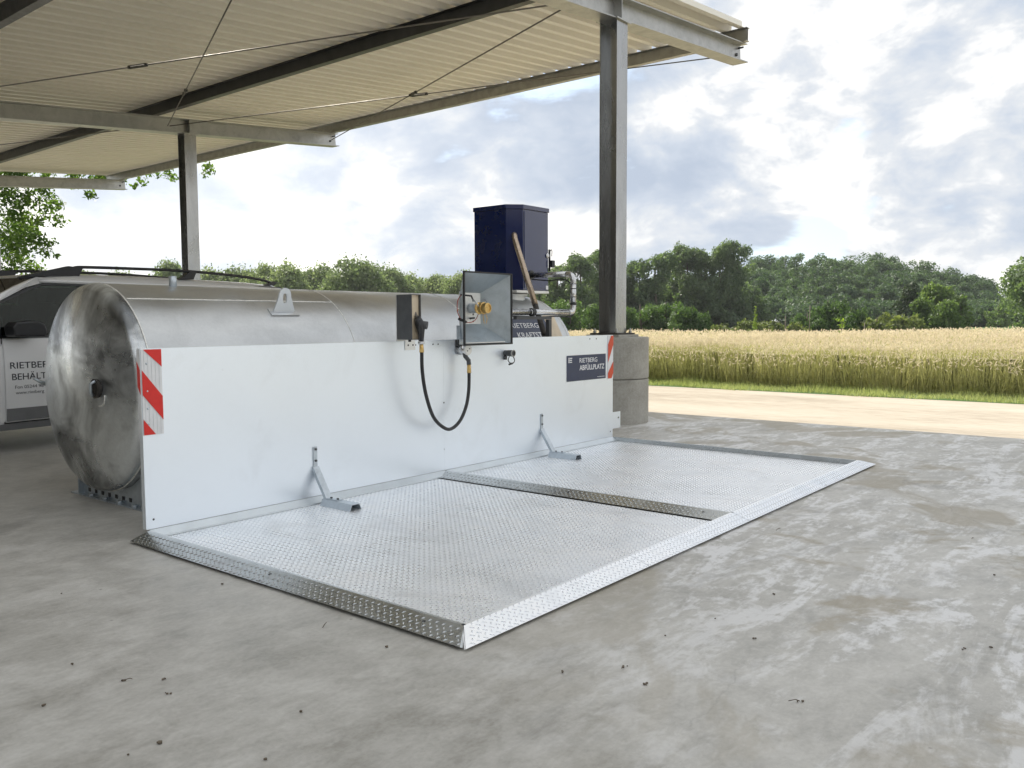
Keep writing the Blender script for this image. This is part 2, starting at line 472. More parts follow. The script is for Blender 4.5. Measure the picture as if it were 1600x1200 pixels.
# glass
mt = bpy.data.materials.new('car_glass'); mt.use_nodes = True; MATS['car_glass'] = mt
t = NT(mt.node_tree)
tr = t.n('ShaderNodeBsdfTransparent'); tr.inputs[0].default_value = (0.55, 0.62, 0.60, 1)
gl = t.n('ShaderNodeBsdfGlossy'); gl.inputs[0].default_value = (0.4, 0.4, 0.4, 1); gl.inputs[1].default_value = 0.03
fr = t.n('ShaderNodeFresnel'); fr.inputs[0].default_value = 1.5
mx = t.n('ShaderNodeMixShader'); t.l(fr.outputs[0], mx.inputs[0]); t.l(tr.outputs[0], mx.inputs[1]); t.l(gl.outputs[0], mx.inputs[2])
o = t.n('ShaderNodeOutputMaterial'); t.l(mx.outputs[0], o.inputs[0])


# ------------------------------------------------------------------ mesh helpers
class MB:
    def __init__(self):
        self.v = []; self.f = []; self.sm = []

    def add(self, vs, fs, smooth=False):
        o = len(self.v)
        self.v += [tuple(p) for p in vs]
        self.f += [tuple(i + o for i in f) for f in fs]
        self.sm += [smooth] * len(fs)
        return self

    def box(self, lo, hi):
        x0, y0, z0 = lo; x1, y1, z1 = hi
        vs = [(x0, y0, z0), (x1, y0, z0), (x1, y1, z0), (x0, y1, z0), (x0, y0, z1), (x1, y0, z1), (x1, y1, z1), (x0, y1, z1)]
        return self.add(vs, [(0, 3, 2, 1), (4, 5, 6, 7), (0, 1, 5, 4), (1, 2, 6, 5), (2, 3, 7, 6), (3, 0, 4, 7)])

    def bar(self, p0, p1, w, h, up=(0, 0, 1)):
        p0 = Vector(p0); p1 = Vector(p1); d = (p1 - p0).normalized()
        s = d.cross(Vector(up)).normalized(); u = s.cross(d)
        prof = [(-w / 2, -h / 2), (w / 2, -h / 2), (w / 2, h / 2), (-w / 2, h / 2)]
        return self.extr(prof, p0, p1, s, u)

    def extr(self, prof, p0, p1, s, u, smooth=False, cap=True):
        p0 = Vector(p0); p1 = Vector(p1); s = Vector(s); u = Vector(u)
        n = len(prof)
        vs = [p0 + s * a + u * b for a, b in prof] + [p1 + s * a + u * b for a, b in prof]
        fs = [(i, (i + 1) % n, n + (i + 1) % n, n + i) for i in range(n)]
        self.add(vs, fs, smooth)
        if cap:
            self.add(vs, [tuple(range(n - 1, -1, -1)), tuple(range(n, 2 * n))])
        return self

    def ibeam(self, p0, p1, h, w, tf, tw, up=(0, 0, 1)):
        p0 = Vector(p0); p1 = Vector(p1); d = (p1 - p0).normalized()
        s = d.cross(Vector(up)).normalized(); u = s.cross(d)
        a, c = w / 2, h / 2
        prof = [(-a, -c), (a, -c), (a, -c + tf), (tw / 2, -c + tf), (tw / 2, c - tf), (a, c - tf), (a, c), (-a, c), (-a, c - tf), (-tw / 2, c - tf), (-tw / 2, -c + tf), (-a, -c + tf)]
        n = 12
        vs = [p0 + s * x + u * y for x, y in prof] + [p1 + s * x + u * y for x, y in prof]
        fs = [(i, (i + 1) % n, n + (i + 1) % n, n + i) for i in range(n)]
        for o_ in (0, n):
            for q in ((0, 1, 2, 11), (10, 3, 4, 9), (8, 5, 6, 7), (11, 2, 3, 10), (9, 4, 5, 8)):
                fs.append(tuple(o_ + k for k in (q if o_ else q[::-1])))
        return self.add(vs, fs)

    def tube(self, pts, r, n=12, cap=True, radii=None):
        pts = [Vector(p) for p in pts]
        N = len(pts); vs = []; fs = []
        ref = None
        for i, p in enumerate(pts):
            d = (pts[min(i + 1, N - 1)] - pts[max(i - 1, 0)]).normalized()
            if ref is None:
                ref = Vector((0, 0, 1)) if abs(d.z) < 0.9 else Vector((1, 0, 0))
            s = d.cross(ref).normalized(); u = s.cross(d).normalized(); ref = u
            rr = radii[i] if radii else r
            vs += [p + (s * math.cos(a) + u * math.sin(a)) * rr for a in [2 * math.pi * k / n for k in range(n)]]
        for i in range(N - 1):
            for k in range(n):
                fs.append((i * n + k, i * n + (k + 1) % n, (i + 1) * n + (k + 1) % n, (i + 1) * n + k))
        self.add(vs, fs, True)
        if cap:
            self.add(vs, [tuple(range(n - 1, -1, -1)), tuple((N - 1) * n + k for k in range(n))])
        return self

    def lathe(self, prof, o, ax, n=48, smooth=True):
        """prof: (radius, distance along ax)"""
        o = Vector(o); ax = Vector(ax).normalized()
        ref = Vector((0, 0, 1)) if abs(ax.z) < 0.9 else Vector((1, 0, 0))
        s = ax.cross(ref).normalized(); u = s.cross(ax)
        vs = []; fs = []
        for r, h in prof:
            vs += [o + ax * h + (s * math.cos(a) + u * math.sin(a)) * r for a in [2 * math.pi * k / n for k in range(n)]]
        for i in range(len(prof) - 1):
            for k in range(n):
                fs.append((i * n + k, (i + 1) * n + k, (i + 1) * n + (k + 1) % n, i * n + (k + 1) % n))
        return self.add(vs, fs, smooth)

    def poly(self, pts, off):
        """flat polygon with thickness vector off"""
        off = Vector(off); n = len(pts)
        a = [Vector(p) for p in pts]; b = [p + off for p in a]
        fs = [tuple(range(n - 1, -1, -1)), tuple(range(n, 2 * n))] + [(i, (i + 1) % n, n + (i + 1) % n, n + i) for i in range(n)]
        return self.add(a + b, fs)

    def build(self, name, mat, parent=None, bevel=0.0, fixn=True):
        me = bpy.data.meshes.new(name)
        me.from_pydata(self.v, [], self.f)
        me.update()
        if any(self.sm):
            me.polygons.foreach_set('use_smooth', self.sm)
        if fixn:
            import bmesh
            bm = bmesh.new(); bm.from_mesh(me)
            bmesh.ops.remove_doubles(bm, verts=bm.verts, dist=1e-5)
            bmesh.ops.recalc_face_normals(bm, faces=bm.faces)
            if bevel:
                ed = [e for e in bm.edges if len(e.link_faces) == 2 and e.calc_face_angle(0) > 0.6]
                bmesh.ops.bevel(bm, geom=ed, offset=bevel, segments=2, affect='EDGES', profile=0.6)
            bm.to_mesh(me); bm.free()
        me.materials.append(MATS[mat])
        o = bpy.data.objects.new(name, me)
        COL.objects.link(o)
        if parent:
            o.parent = parent
            o.matrix_parent_inverse = Matrix.Translation(-world_loc(parent))
        return o


def world_loc(o):
    p = Vector(o.location)
    while o.parent:
        o = o.parent
        # children built by MB sit at the origin of world space
        return Vector((0, 0, 0))
    return p


def thing(name, label, cat, loc=(0, 0, 0), group=None):
    o = bpy.data.objects.new(name, None)
    COL.objects.link(o); o.location = loc
    o.empty_display_size = 0.2
    o['label'] = label; o['category'] = cat
    if group: o['group'] = group
    return o


def tag(o, label=None, cat=None, group=None, kind=None):
    if label: o['label'] = label
    if cat: o['category'] = cat
    if group: o['group'] = group
    if kind: o['kind'] = kind
    return o


def fast_mesh(name, verts, faces, mat, parent=None, loc=None):
    """verts Nx3, faces MxK (constant K)"""
    me = bpy.data.meshes.new(name)
    k = faces.shape[1]; nf = len(faces)
    me.vertices.add(len(verts)); me.vertices.foreach_set('co', verts.astype(np.float32).ravel())
    me.loops.add(nf * k); me.loops.foreach_set('vertex_index', faces.astype(np.int32).ravel())
    me.polygons.add(nf); me.polygons.foreach_set('loop_start', np.arange(0, nf * k, k, dtype=np.int32))
    me.update(calc_edges=True)
    me.materials.append(MATS[mat])
    o = bpy.data.objects.new(name, me)
    COL.objects.link(o)
    if loc is not None: o.location = loc
    if parent: o.parent = parent
    return o


def text_part(name, body, mat, parent, origin, xdir, updir, size, depth=0.0015, width=None, bold=0.0):
    cu = bpy.data.curves.new(name, 'FONT')
    cu.body = body; cu.size = size; cu.extrude = depth; cu.offset = bold
    tmp = bpy.data.objects.new('tmp', cu); COL.objects.link(tmp)
    dg = bpy.context.evaluated_depsgraph_get()
    me = bpy.data.meshes.new_from_object(tmp.evaluated_get(dg))
    bpy.data.objects.remove(tmp)
    x = Vector(xdir).normalized(); u = Vector(updir).normalized(); nrm = x.cross(u)
    xs = [v.co.x for v in me.vertices]; w = max(xs) - min(xs); k = (width / w) if width else 1.0
    for v in me.vertices:
        c = v.co
        v.co = Vector(origin) + x * ((c.x - min(xs)) * k) + u * c.y + nrm * c.z
    me.materials.clear(); me.materials.append(MATS[mat])
    o = bpy.data.objects.new(name, me); COL.objects.link(o)
    if parent:
        o.parent = parent; o.matrix_parent_inverse = Matrix.Translation(-world_loc(parent))
    return o


def at(u, v, depth):
    """point seen at photo pixel (u, v) at a distance along the view axis; used to survey far things onto the map"""
    return CAM_LOC + (RIGHT * ((u - 800) / 1325.16) - UP * ((v - 600) / 1325.16) + FWD) * depth


def ground_at(u, depth):
    p = at(u, 500, depth)
    return Vector((p.x, p.y, 0))


# ------------------------------------------------------------------ ground
def sheet(name, pts, z, mat):
    mb = MB(); mb.add([(x, y, z) for x, y in pts], [tuple(range(len(pts)))])
    return tag(mb.build(name, mat), kind='structure')


sheet('ground', [(-400, -400), (1100, -400), (1100, 1100), (-400, 1100)], -0.02, 'soil')
ZR = 0.0
JX = 8.83
mb = MB(); mb.box((-30, -20, -0.15), (JX - 0.006, 40, 0.0))
tag(mb.build('concrete_floor', 'concrete_floor_mat'), kind='structure')
mb = MB()
for k in range(-4, 8):
    mb.box((JX + 0.004, k * 5.0 + 0.006, -0.15), (9.34, k * 5.0 + 4.994, -0.004))
tag(mb.build('pavement', 'concrete_floor_mat'), kind='structure')
tag(MB().box((9.343, -60, -0.1), (14.45, 120, -0.012)).build('road', 'road_sand'), kind='structure')


def grass_strip():
    n = 46000
    y = RNG.uniform(-14, 26, n); x = 14.45 + RNG.random(n) ** 1.15 * 1.15 + 0.12 * np.sin(y * 2.1) + 0.07 * np.sin(y * 5.3)
    h = RNG.uniform(0.06, 0.21, n) * (0.6 + 0.5 * (x - 14.4)) * (0.8 + 0.3 * np.sin(y * 1.3) * np.sin(y * 3.1)); a = RNG.uniform(0, 2 * np.pi, n); w = 0.006
    lean = RNG.normal(0, 0.05, (n, 2))
    c, s = np.cos(a) * w, np.sin(a) * w
    V = np.zeros((n, 3, 3))
    V[:, 0] = np.stack([x - c, y - s, -0.015 + 0 * x], 1)
    V[:, 1] = np.stack([x + c, y + s, -0.015 + 0 * x], 1)
    V[:, 2] = np.stack([x + lean[:, 0], y + lean[:, 1], h], 1)
    o = fast_mesh('grass_verge', V.reshape(-1, 3), np.arange(n * 3).reshape(-1, 3), 'grass_blade')
    tag(o, 'short bright green grass along the sandy road edge in front of the wheat', 'grass', kind='stuff')


grass_strip()
sheet('verge_soil', [(14.4, -20), (16.2, -20), (16.2, 40), (14.4, 40)], -0.008, 'meadow_green')


def wheat():
    # field outline on the map
    A = at(700, 518, 46); B = at(1900, 518, 46)
    def inside(x, y):
        # depth along view less than 46
        d = (x - CAM_LOC.x) * FWD.x + (y - CAM_LOC.y) * FWD.y
        return d < 46
    groups = []
    # near bands
    def scatter(x0, x1, y0f, y1f, dens):
        ar = (x1 - x0) * (max(y1f(x1), y1f(x0)) - min(y0f(x0), y0f(x1)))
        n = int(ar * dens)
        x = RNG.uniform(x0, x1, n)
        lo = min(y0f(x0), y0f(x1)); hi = max(y1f(x1), y1f(x0))
        y = RNG.uniform(lo, hi, n)
        k = inside(x, y) & (y > y0f(x) ) & (y < y1f(x))
        return x[k], y[k]
    lo = lambda x: -9.0 + (x - 15) * 0.02
    hi = lambda x: 9.0 + (x - 15) * 1.05
    parts = [(15.35, 16.6, 420, 1.0, 1), (16.6, 19, 110, 1.15, 0), (19, 26, 75, 1.4, 0), (26, 38, 36, 2.0, 0), (38, 62, 18, 3.0, 0)]
    SV, SF, EV, EF = [], [], [], []
    for (x0, x1, dens, sc, full) in parts:
        x, y = scatter(x0, x1, lo, hi, dens)
        n = len(x)
        z0 = np.zeros(n) if full else np.full(n, 0.60)
        hgt = RNG.normal(0.84, 0.05, n) + 0.06 * np.sin(x * 0.9 + y * 1.7) * np.sin(y * 0.6) + 0.04 * np.sin(y * 0.37 + 1)
        if full:
            hgt *= np.clip(0.62 + (x - 15.35) * 0.9 + RNG.normal(0, 0.06, n), 0.35, 1.0)
        a = RNG.uniform(0, 2 * np.pi, n); ln = np.abs(RNG.normal(0.05, 0.06, n))
        if full: ln = ln + 0.06
        tx, ty = x + np.cos(a) * ln, y + np.sin(a) * ln
        if full: tx = tx - 0.06
        b = RNG.uniform(0, np.pi, n); w = 0.0045 * sc
        c, s = np.cos(b) * w, np.sin(b) * w
        V = np.stack([np.stack([x - c, y - s, z0], 1), np.stack([x + c, y + s, z0], 1), np.stack([tx + c * .5, ty + s * .5, hgt], 1), np.stack([tx - c * .5, ty - s * .5, hgt], 1)], 1)
        SV.append(V.reshape(-1, 3))
        if full:
            # leaves on the stalks
            for q in range(3):
                m_ = RNG.random(n) < 0.85
                xx, yy = x[m_], y[m_]; k = len(xx)
                hz = RNG.uniform(0.08, 0.8, k) * hgt[m_]; aa = RNG.uniform(0, 2 * np.pi, k); L = RNG.uniform(0.08, 0.17, k)
                ww = 0.005; pc, ps = -np.sin(aa) * ww, np.cos(aa) * ww
                tipz = hz + RNG.uniform(-.02, .16, k); ex, ey = xx + np.cos(aa) * L, yy + np.sin(aa) * L
                V = np.stack([np.stack([xx - pc, yy - ps, hz], 1), np.stack([xx + pc, yy + ps, hz], 1),
                              np.stack([ex + pc * .2, ey + ps * .2, tipz], 1), np.stack([ex - pc * .2, ey - ps * .2, tipz], 1)], 1)
                SV.append(V.reshape(-1, 3))
        # ears: bent flat diamonds, two crossed
        el = RNG.uniform(0.07, 0.11, n) * (1 + (sc - 1) * 0.35); ew = 0.009 * sc
        ax = np.cos(a); ay = np.sin(a); bend = RNG.uniform(0.2, 1.0, n)
        dirv = np.stack([ax * bend, ay * bend, 1 - bend * RNG.uniform(.3, 1.5, n)], 1)
        dirv /= np.linalg.norm(dirv, axis=1)[:, None]
        p0 = np.stack([tx, ty, hgt], 1); p1 = p0 + dirv * el[:, None]
        pm = (p0 + p1) / 2
        for q in range(2):
            if q == 0: sd = np.stack([-ay, ax, 0 * ax], 1)
            else: sd = np.cross(dirv, np.stack([-ay, ax, 0 * ax], 1))
            V = np.stack([p0, pm + sd * ew, p1, pm - sd * ew], 1)
            EV.append(V.reshape(-1, 3))
    SV = np.concatenate(SV); EV = np.concatenate(EV)
    o = fast_mesh('wheat_stalks', SV, np.arange(len(SV)).reshape(-1, 4), 'wheat_stem')
    tag(o, 'green stalks and leaves of the grain along the edge of the field', 'wheat', kind='stuff')
    o = fast_mesh('wheat_ears', EV, np.arange(len(EV)).reshape(-1, 4), 'wheat_ear')
    tag(o, 'ripening straw coloured ears covering the grain field', 'wheat', kind='stuff')
    # closed canopy below the ears, gently uneven
    nx, ny = 120, 120
    xs = np.linspace(16.3, 62, nx); V = []; ok = []
    for i in range(nx):
        for j in range(ny):
            y = -9 + (9 + 9 + (xs[i] - 15) * 1.05) * j / (ny - 1)
            V.append((xs[i], y, 0.70 + 0.03 * math.sin(xs[i] * 1.3 + y * 0.7) * math.sin(y * 1.1) + random.uniform(-.015, .015)))
    F = []
    for i in range(nx - 1):
        for j in range(ny - 1):
            q = (i * ny + j, (i + 1) * ny + j, (i + 1) * ny + j + 1, i * ny + j + 1)
            if all(inside(V[k][0], V[k][1]) for k in q): F.append(q)
    V = np.array(V); F = np.array(F)
    o = fast_mesh('wheat_field', V, F, 'wheat_canopy')
    o.data.polygons.foreach_set('use_smooth', [True] * len(F))
    tag(o, 'dense straw coloured grain canopy of the field beyond the road', 'field', kind='stuff')


wheat()
# fields far away on the right
def quad_field(name, uvs, z, mat):
    return sheet(name, [(p.x, p.y) for p in uvs], z, mat)


quad_field('far_green_field', [ground_at(1400, 60), ground_at(1900, 60), ground_at(1900, 330), ground_at(1400, 330)], -0.012, 'meadow_green')
quad_field('far_stubble_field', [ground_at(1400, 335), ground_at(2100, 335), ground_at(2100, 700), ground_at(1400, 700)], -0.008, 'stubble_tan')


# ------------------------------------------------------------------ foliage
def leaf_cards(centers, radii, per, size, squash=0.85, shell=0.55):
    """leaf-clump quads spread through a set of blobs"""
    out = []
    for c, r in zip(centers, radii):
        n = max(8, int(per * r * r))
        d = RNG.normal(0, 1, (n, 3)); d /= np.linalg.norm(d, axis=1)[:, None]
        rad = r * (shell + (1 - shell) * RNG.random(n) ** 0.6) * (1 + RNG.normal(0, 0.10, n))
        p = np.array(c) + d * rad[:, None] * np.array([1, 1, squash])
        nrm = d + RNG.normal(0, 0.7, (n, 3)); nrm /= np.linalg.norm(nrm, axis=1)[:, None]
        a = np.cross(nrm, RNG.normal(0, 1, (n, 3))); a /= np.linalg.norm(a, axis=1)[:, None]
        b = np.cross(nrm, a)
        s = size * RNG.uniform(0.55, 1.3, n)
        a *= s[:, None]; b *= (s * RNG.uniform(0.35, 0.7, n))[:, None]
        out.append(np.stack([p - a, p - b, p + a, p + b], 1))
    V = np.concatenate(out).reshape(-1, 3)
    return V


def crown_shape(kind, H, W, rng):
    """blob centres/radii for a crown of height H, width W (local coords, base z=0)"""
    C, R_ = [], []
    if kind == 'round':
        n = 26; z0 = H * 0.18
        for i in range(n):
            f = rng.random() ** 0.7; a = rng.uniform(0, 2 * math.pi); t_ = rng.uniform(0.0, 1.0)
            prof = math.sin(math.pi * (0.16 + 0.80 * t_)) ** 0.7
            rr = rng.uniform(0.13, 0.23) * W
            C.append((math.cos(a) * f * (W / 2 - rr * .7) * prof, math.sin(a) * f * (W / 2 - rr * .7) * prof, z0 + t_ * (H - z0 - rr))); R_.append(rr)
    elif kind == 'tall':
        n = 30; z0 = H * 0.10
        for i in range(n):
            a = rng.uniform(0, 2 * math.pi); t_ = rng.random(); prof = (1 - t_) ** 0.35 * 0.75 + 0.2
            rr = rng.uniform(0.13, 0.22) * W; f = rng.random() ** 0.6
            C.append((math.cos(a) * f * (W / 2 - rr * .5) * prof, math.sin(a) * f * (W / 2 - rr * .5) * prof, z0 + t_ * (H - z0 - rr * .8))); R_.append(rr)
    elif kind == 'cone':
        n = 26
        for i in range(n):
            a = rng.uniform(0, 2 * math.pi); t_ = rng.random(); prof = (1 - t_) * 0.9 + 0.12
            rr = (0.10 + 0.14 * (1 - t_)) * W; f = rng.random() ** 0.5
            C.append((math.cos(a) * f * W / 2 * prof * .75, math.sin(a) * f * W / 2 * prof * .75, rr + t_ * (H - rr * 1.6))); R_.append(rr)
    elif kind == 'bush':
        n = 24
        for i in range(n):
            a = rng.uniform(0, 2 * math.pi); f = rng.random() ** 0.55; t_ = rng.random()
            rr = rng.uniform(0.12, 0.20) * W
            top = math.sqrt(max(0.1, 1 - (f * 0.95) ** 2)) * (H - rr * .9)
            C.append((math.cos(a) * f * (W / 2 - rr * .6), math.sin(a) * f * (W / 2 - rr * .6), max(rr * .4, t_ * top))); R_.append(rr)
    return C, R_


VAR = {}


def crown_mesh(kind, H, W, mat, density, size, seed):
    rng = random.Random(seed)
    C, R_ = crown_shape(kind, H, W, rng)
    V = leaf_cards(C, R_, density, size)
    # loose sprigs poking out of the outline
    C2 = [(c[0] * 1.12 + rng.uniform(-.3, .3), c[1] * 1.12 + rng.uniform(-.3, .3), c[2] + R_[i] * .55) for i, c in enumerate(C)]
    V2 = leaf_cards(C2, [r * .62 for r in R_], density * 0.7, size * .85, 1.0, 0.0)
    V = np.concatenate([V, V2])
    V[:, 2] = np.maximum(V[:, 2], 0.02)
    me_o = fast_mesh('crown', V, np.arange(len(V)).reshape(-1, 4), mat)
    return me_o, C


def trunk_mesh(H, r, C, name='trunk'):
    mb = MB()
    mb.tube([(0, 0, -0.1), (0.02 * H, 0, H * .25), (-.01 * H, .02 * H, H * .55), (0, 0, H * .8)], r, 8, True, [r * 1.25, r, r * .7, r * .25])
    for c in C[:7]:
        zz = max(H * .2, c[2] * .6)
        mb.tube([(0, 0, zz), (c[0] * .5, c[1] * .5, (zz + c[2]) / 2 + .1), tuple(c)], r * .3, 5, True, [r * .4, r * .25, r * .08])
    return mb


def plant(name, kind, mat, label, cat, base, H, W, group=None, dens=26, size=0.32, key=None, rot=None):
    """build or reuse a crown+trunk variant, scaled copies for the rest"""
    key = key or (kind, mat)
    lst = VAR.setdefault(key, [])
    r = random.random() * 6.28 if rot is None else rot
    e = thing(name, label, cat, base, group)
    e.rotation_euler = (0, 0, r)
    if len(lst) < 3:
        co, C = crown_mesh(kind, H, W, mat, dens, size, len(lst) * 17 + hash(kind) % 1 + 3 + len(VAR) * 5)
        co.parent = e
        tb = trunk_mesh(H, max(0.05, W * 0.03), C)
        tr_ = tb.build('trunk', 'bark', None)
        tr_.parent = e
        lst.append((co, tr_, H, W))
    else:
        co, tr_, h0, w0 = random.choice(lst)
        for src in (co, tr_):
            c = src.copy(); COL.objects.link(c); c.parent = e
        e.scale = (W / w0, W / w0, H / h0)
    return e


# ------- trees left of the pillar, seen over the tank
GL = 'pale trees in the line beyond the tank'
spec = [(75, 418, 155, 75), (128, 414, 150, 70), (185, 420, 160, 60), (262, 404, 150, 62), (330, 416, 150, 60), (372, 414, 150, 62), (412, 410, 140, 60),
        (455, 409, 135, 62), (503, 411, 140, 58), (548, 401, 130, 72), (596, 413, 140, 60), (640, 424, 145, 60), (684, 428, 145, 56), (722, 421, 135, 50), (764, 418, 135, 60)]
names_l = ['pale leafy tree over the front of the van roof rail', 'low rounded pale tree behind the van windscreen', 'low sparse tree above the van roof', 'hazy rounded tree just left of the slim steel column',
           'low tree right of the slim steel column', 'light green tree above the rear end of the van', 'yellowish green tree above the tank behind the van roof end', 'pale tree above the lifting lug of the tank',
           'medium pale tree between the lifting lug and the tallest crown', 'tallest rounded pale crown in the line over the tank', 'pale tree right of the tallest crown over the tank',
           'low tree above the black nozzle holder', 'lowest crown between nozzle holder and grey funnel', 'dark green tree left of the blue cabinet above the funnel', 'green tree partly behind the blue cabinet']
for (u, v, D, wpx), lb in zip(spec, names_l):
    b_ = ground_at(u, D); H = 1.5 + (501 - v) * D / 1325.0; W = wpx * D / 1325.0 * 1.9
    plant('leafy_tree', 'round', 'leaf_pale_glare', lb, 'tree', b_, H * 1.02, W, GL, 80, 0.30, 'pale')
# filler row behind
mass = []
for i in range(46):
    u = 10 + i * 17; D = 170 + random.uniform(-6, 10); p = ground_at(u, D); H = random.uniform(8.8, 11.5)
    C, R_ = crown_shape('round', H, 9, random)
    mass.append(leaf_cards([(c[0] + p.x, c[1] + p.y, c[2]) for c in C], R_, 28, 0.42))
V = np.concatenate(mass)
tag(fast_mesh('far_tree_line', V, np.arange(len(V)).reshape(-1, 4), 'leaf_pale_glare'), 'far hazy green tree belt behind the pale trees', 'trees', kind='stuff')

# ------- poplars and tall trees around the pillar
tall = [(872, 398, 125, 46, 'tall loose tree right behind the blue cabinet'), (905, 391, 122, 50, 'tall tree left of the thick dark column with light gaps'), (938, 392, 125, 44, 'tall tree hidden behind the thick dark column'),
        (1025, 378, 125, 58, 'broad topped tall tree first right of the thick column'), (1072, 377, 130, 50, 'second tall tree right of the thick column'), (1100, 373, 130, 48, 'highest feathery tree top above the field'),
        (1125, 375, 130, 42, 'narrow tall tree right of the highest one'), (1152, 381, 130, 44, 'last tall tree before the wooded hill'), (984, 410, 128, 40, 'shorter tree directly right of the dark column'),
        (1048, 392, 135, 40, 'tall tree standing back between the first two right of the column'), (850, 410, 128, 40, 'tree behind the pipe loop of the blue cabinet'), (960, 402, 130, 40, 'dark tree behind the concrete pier column')]
for (u, v, D, wpx, lb) in tall:
    b_ = ground_at(u, D); H = 1.5 + (500 - v) * D / 1325.0; W = wpx * D / 1325.0 * 1.45
    plant('tall_tree', 'tall', 'leaf_poplar', lb, 'tree', b_, H * 1.03, W, 'tall trees at the left end of the wood', 230, 0.19, 'tall')


# ------- wooded hill as one mass
def wood():
    prof = [(1110, 445), (1150, 415), (1185, 400), (1225, 397), (1262, 392), (1310, 397), (1350, 396), (1400, 403), (1440, 411), (1480, 420), (1510, 425), (1535, 436), (1548, 452)]
    us = [p[0] for p in prof]; vs = [p[1] for p in prof]
    out = []
    for row, (D, drop) in enumerate(((215, 0), (203, 9), (191, 20), (180, 34), (170, 50), (160, 66))):
        u = 1105 + random.uniform(0, 14)
        while u < 1552 - row * 3:
            top = float(np.interp(u, us, vs)) - 5 + drop + random.uniform(-3, 5)
            H = max(5, 1.5 + (499.5 - top) * D / 1325.0); W = random.choice((6.5, 8, 10, 13))
            p = ground_at(u, D + random.uniform(-3, 3))
            C, R_ = crown_shape('round', H, W, random)
            k = sorted(range(len(C)), key=lambda i: -C[i][2])[:20]
            # crowns only need their upper canopy plus a leafy side
            out.append(leaf_cards([(C[i][0] + p.x, C[i][1] + p.y, C[i][2]) for i in k], [R_[i] for i in k], 85 if W < 11 else 55, 0.28))
            u += random.uniform(24, 36) * 170 / D
    V = np.concatenate(out)
    tag(fast_mesh('wooded_hill', V, np.arange(len(V)).reshape(-1, 4), 'leaf_wood_far'), 'dark green wood rising behind the grain field', 'woodland', kind='stuff')


wood()
# dark understorey between the tall trees
out = []
for i in range(34):
    u = 830 + i * 10.5; D = random.uniform(128, 140); p = ground_at(u, D); top = random.uniform(430, 455)
    H = 1.5 + (500 - top) * D / 1325.0
    C, R_ = crown_shape('tall', H, 6, random)
    out.append(leaf_cards([(c[0] + p.x, c[1] + p.y, c[2]) for c in C], R_, 70, 0.30))
V = np.concatenate(out)
tag(fast_mesh('understorey', V, np.arange(len(V)).reshape(-1, 4), 'leaf_wood'), 'dark understorey filling the space below the tall trees', 'woodland', kind='stuff')

bushes = [('bush', 'leaf_bush', 1000, 462, 82, 60, 'bushy green shrub at the right of the concrete pier'), ('bush', 'leaf_bush', 1040, 459, 84, 62, 'large rounded shrub in the hedge below the tall trees'),
          ('bush', 'leaf_bush', 1080, 466, 80, 58, 'rightmost big shrub of the hedge, sloping to the field'), ('bush', 'leaf_bush', 890, 452, 85, 62, 'green shrub seen between tank and thick column'),
          ('bush', 'leaf_bush', 930, 460, 82, 60, 'green shrub behind the thick dark column'), ('bush', 'leaf_bush', 850, 455, 86, 50, 'green shrub seen inside the pipe loop'), ('bush', 'leaf_bush', 965, 466, 80, 50, 'shrub directly behind the concrete pier top'),
          ('bush', 'leaf_olive', 1128, 502, 76, 34, 'low olive scrub left of the thin yellow sapling'), ('bush', 'leaf_olive', 1165, 498, 78, 44, 'low olive scrub around the yellow sapling'), ('bush', 'leaf_olive', 1205, 499, 78, 44, 'low olive scrub right of the yellow sapling'), ('bush', 'leaf_olive', 1240, 501, 78, 36, 'low olive scrub by the thin pole'),
          ('bush', 'leaf_bush', 1293, 456, 82, 60, 'pointed green shrub in the middle of the far field edge'), ('bush', 'leaf_bush', 1330, 470, 80, 48, 'green shrub right of the pointed one'), ('bush', 'leaf_bush', 1262, 480, 80, 40, 'small green shrub left of the pointed one'),
          ('bush', 'leaf_olive', 1370, 490, 78, 50, 'yellowish low hedge right of the green shrubs'), ('bush', 'leaf_olive', 1405, 484, 78, 56, 'higher yellowish hedge part'), ('bush', 'leaf_olive', 1428, 496, 76, 34, 'clipped end of the yellowish hedge'),
          ('cone', 'leaf_dark', 1421, 437, 100, 50, 'dark pointed tree standing behind the yellowish hedge'),
          ('tall', 'leaf_light', 1462, 442, 92, 54, 'light green tree right of the dark pointed tree'), ('tall', 'leaf_light', 1500, 462, 90, 34, 'small light green tree at the end of the wood'), ('tall', 'leaf_light', 1478, 470, 86, 40, 'light green tree in front, lower than its neighbour'), ('tall', 'leaf_light', 1440, 465, 88, 36, 'light green tree close to the dark pointed tree'),
          ('bush', 'leaf_light', 1560, 468, 150, 34, 'round light tree by the green field'), ('round', 'leaf_poplar', 1632, 388, 95, 112, 'large loose tree cut by the right picture edge'), ('round', 'leaf_poplar', 1590, 455, 160, 60, 'hazy tree behind the large one at the right edge'), ('bush', 'leaf_wood', 1600, 482, 190, 90, 'dark far hedge at the right edge'),
          ('bush', 'leaf_wood', 1530, 484, 175, 40, 'dark bush where the wood meets the green field')]
for (kd, mt_, u, v, D, wpx, lb) in bushes:
    b_ = ground_at(u, D); H = 1.5 + (499.5 - v) * D / 1325.0; W = wpx * D / 1325.0 * (1.35 if kd == 'bush' else 1.3)
    near = D < 90
    nm = {'bush': 'shrub', 'cone': 'conifer', 'tall': 'young_tree', 'round': 'leafy_tree'}[kd]
    plant(nm, kd, mt_, lb, 'shrub' if kd == 'bush' else 'tree', b_, H, W, None, 330 if near else 110, 0.15 if near else 0.24, (kd, mt_, D > 140))

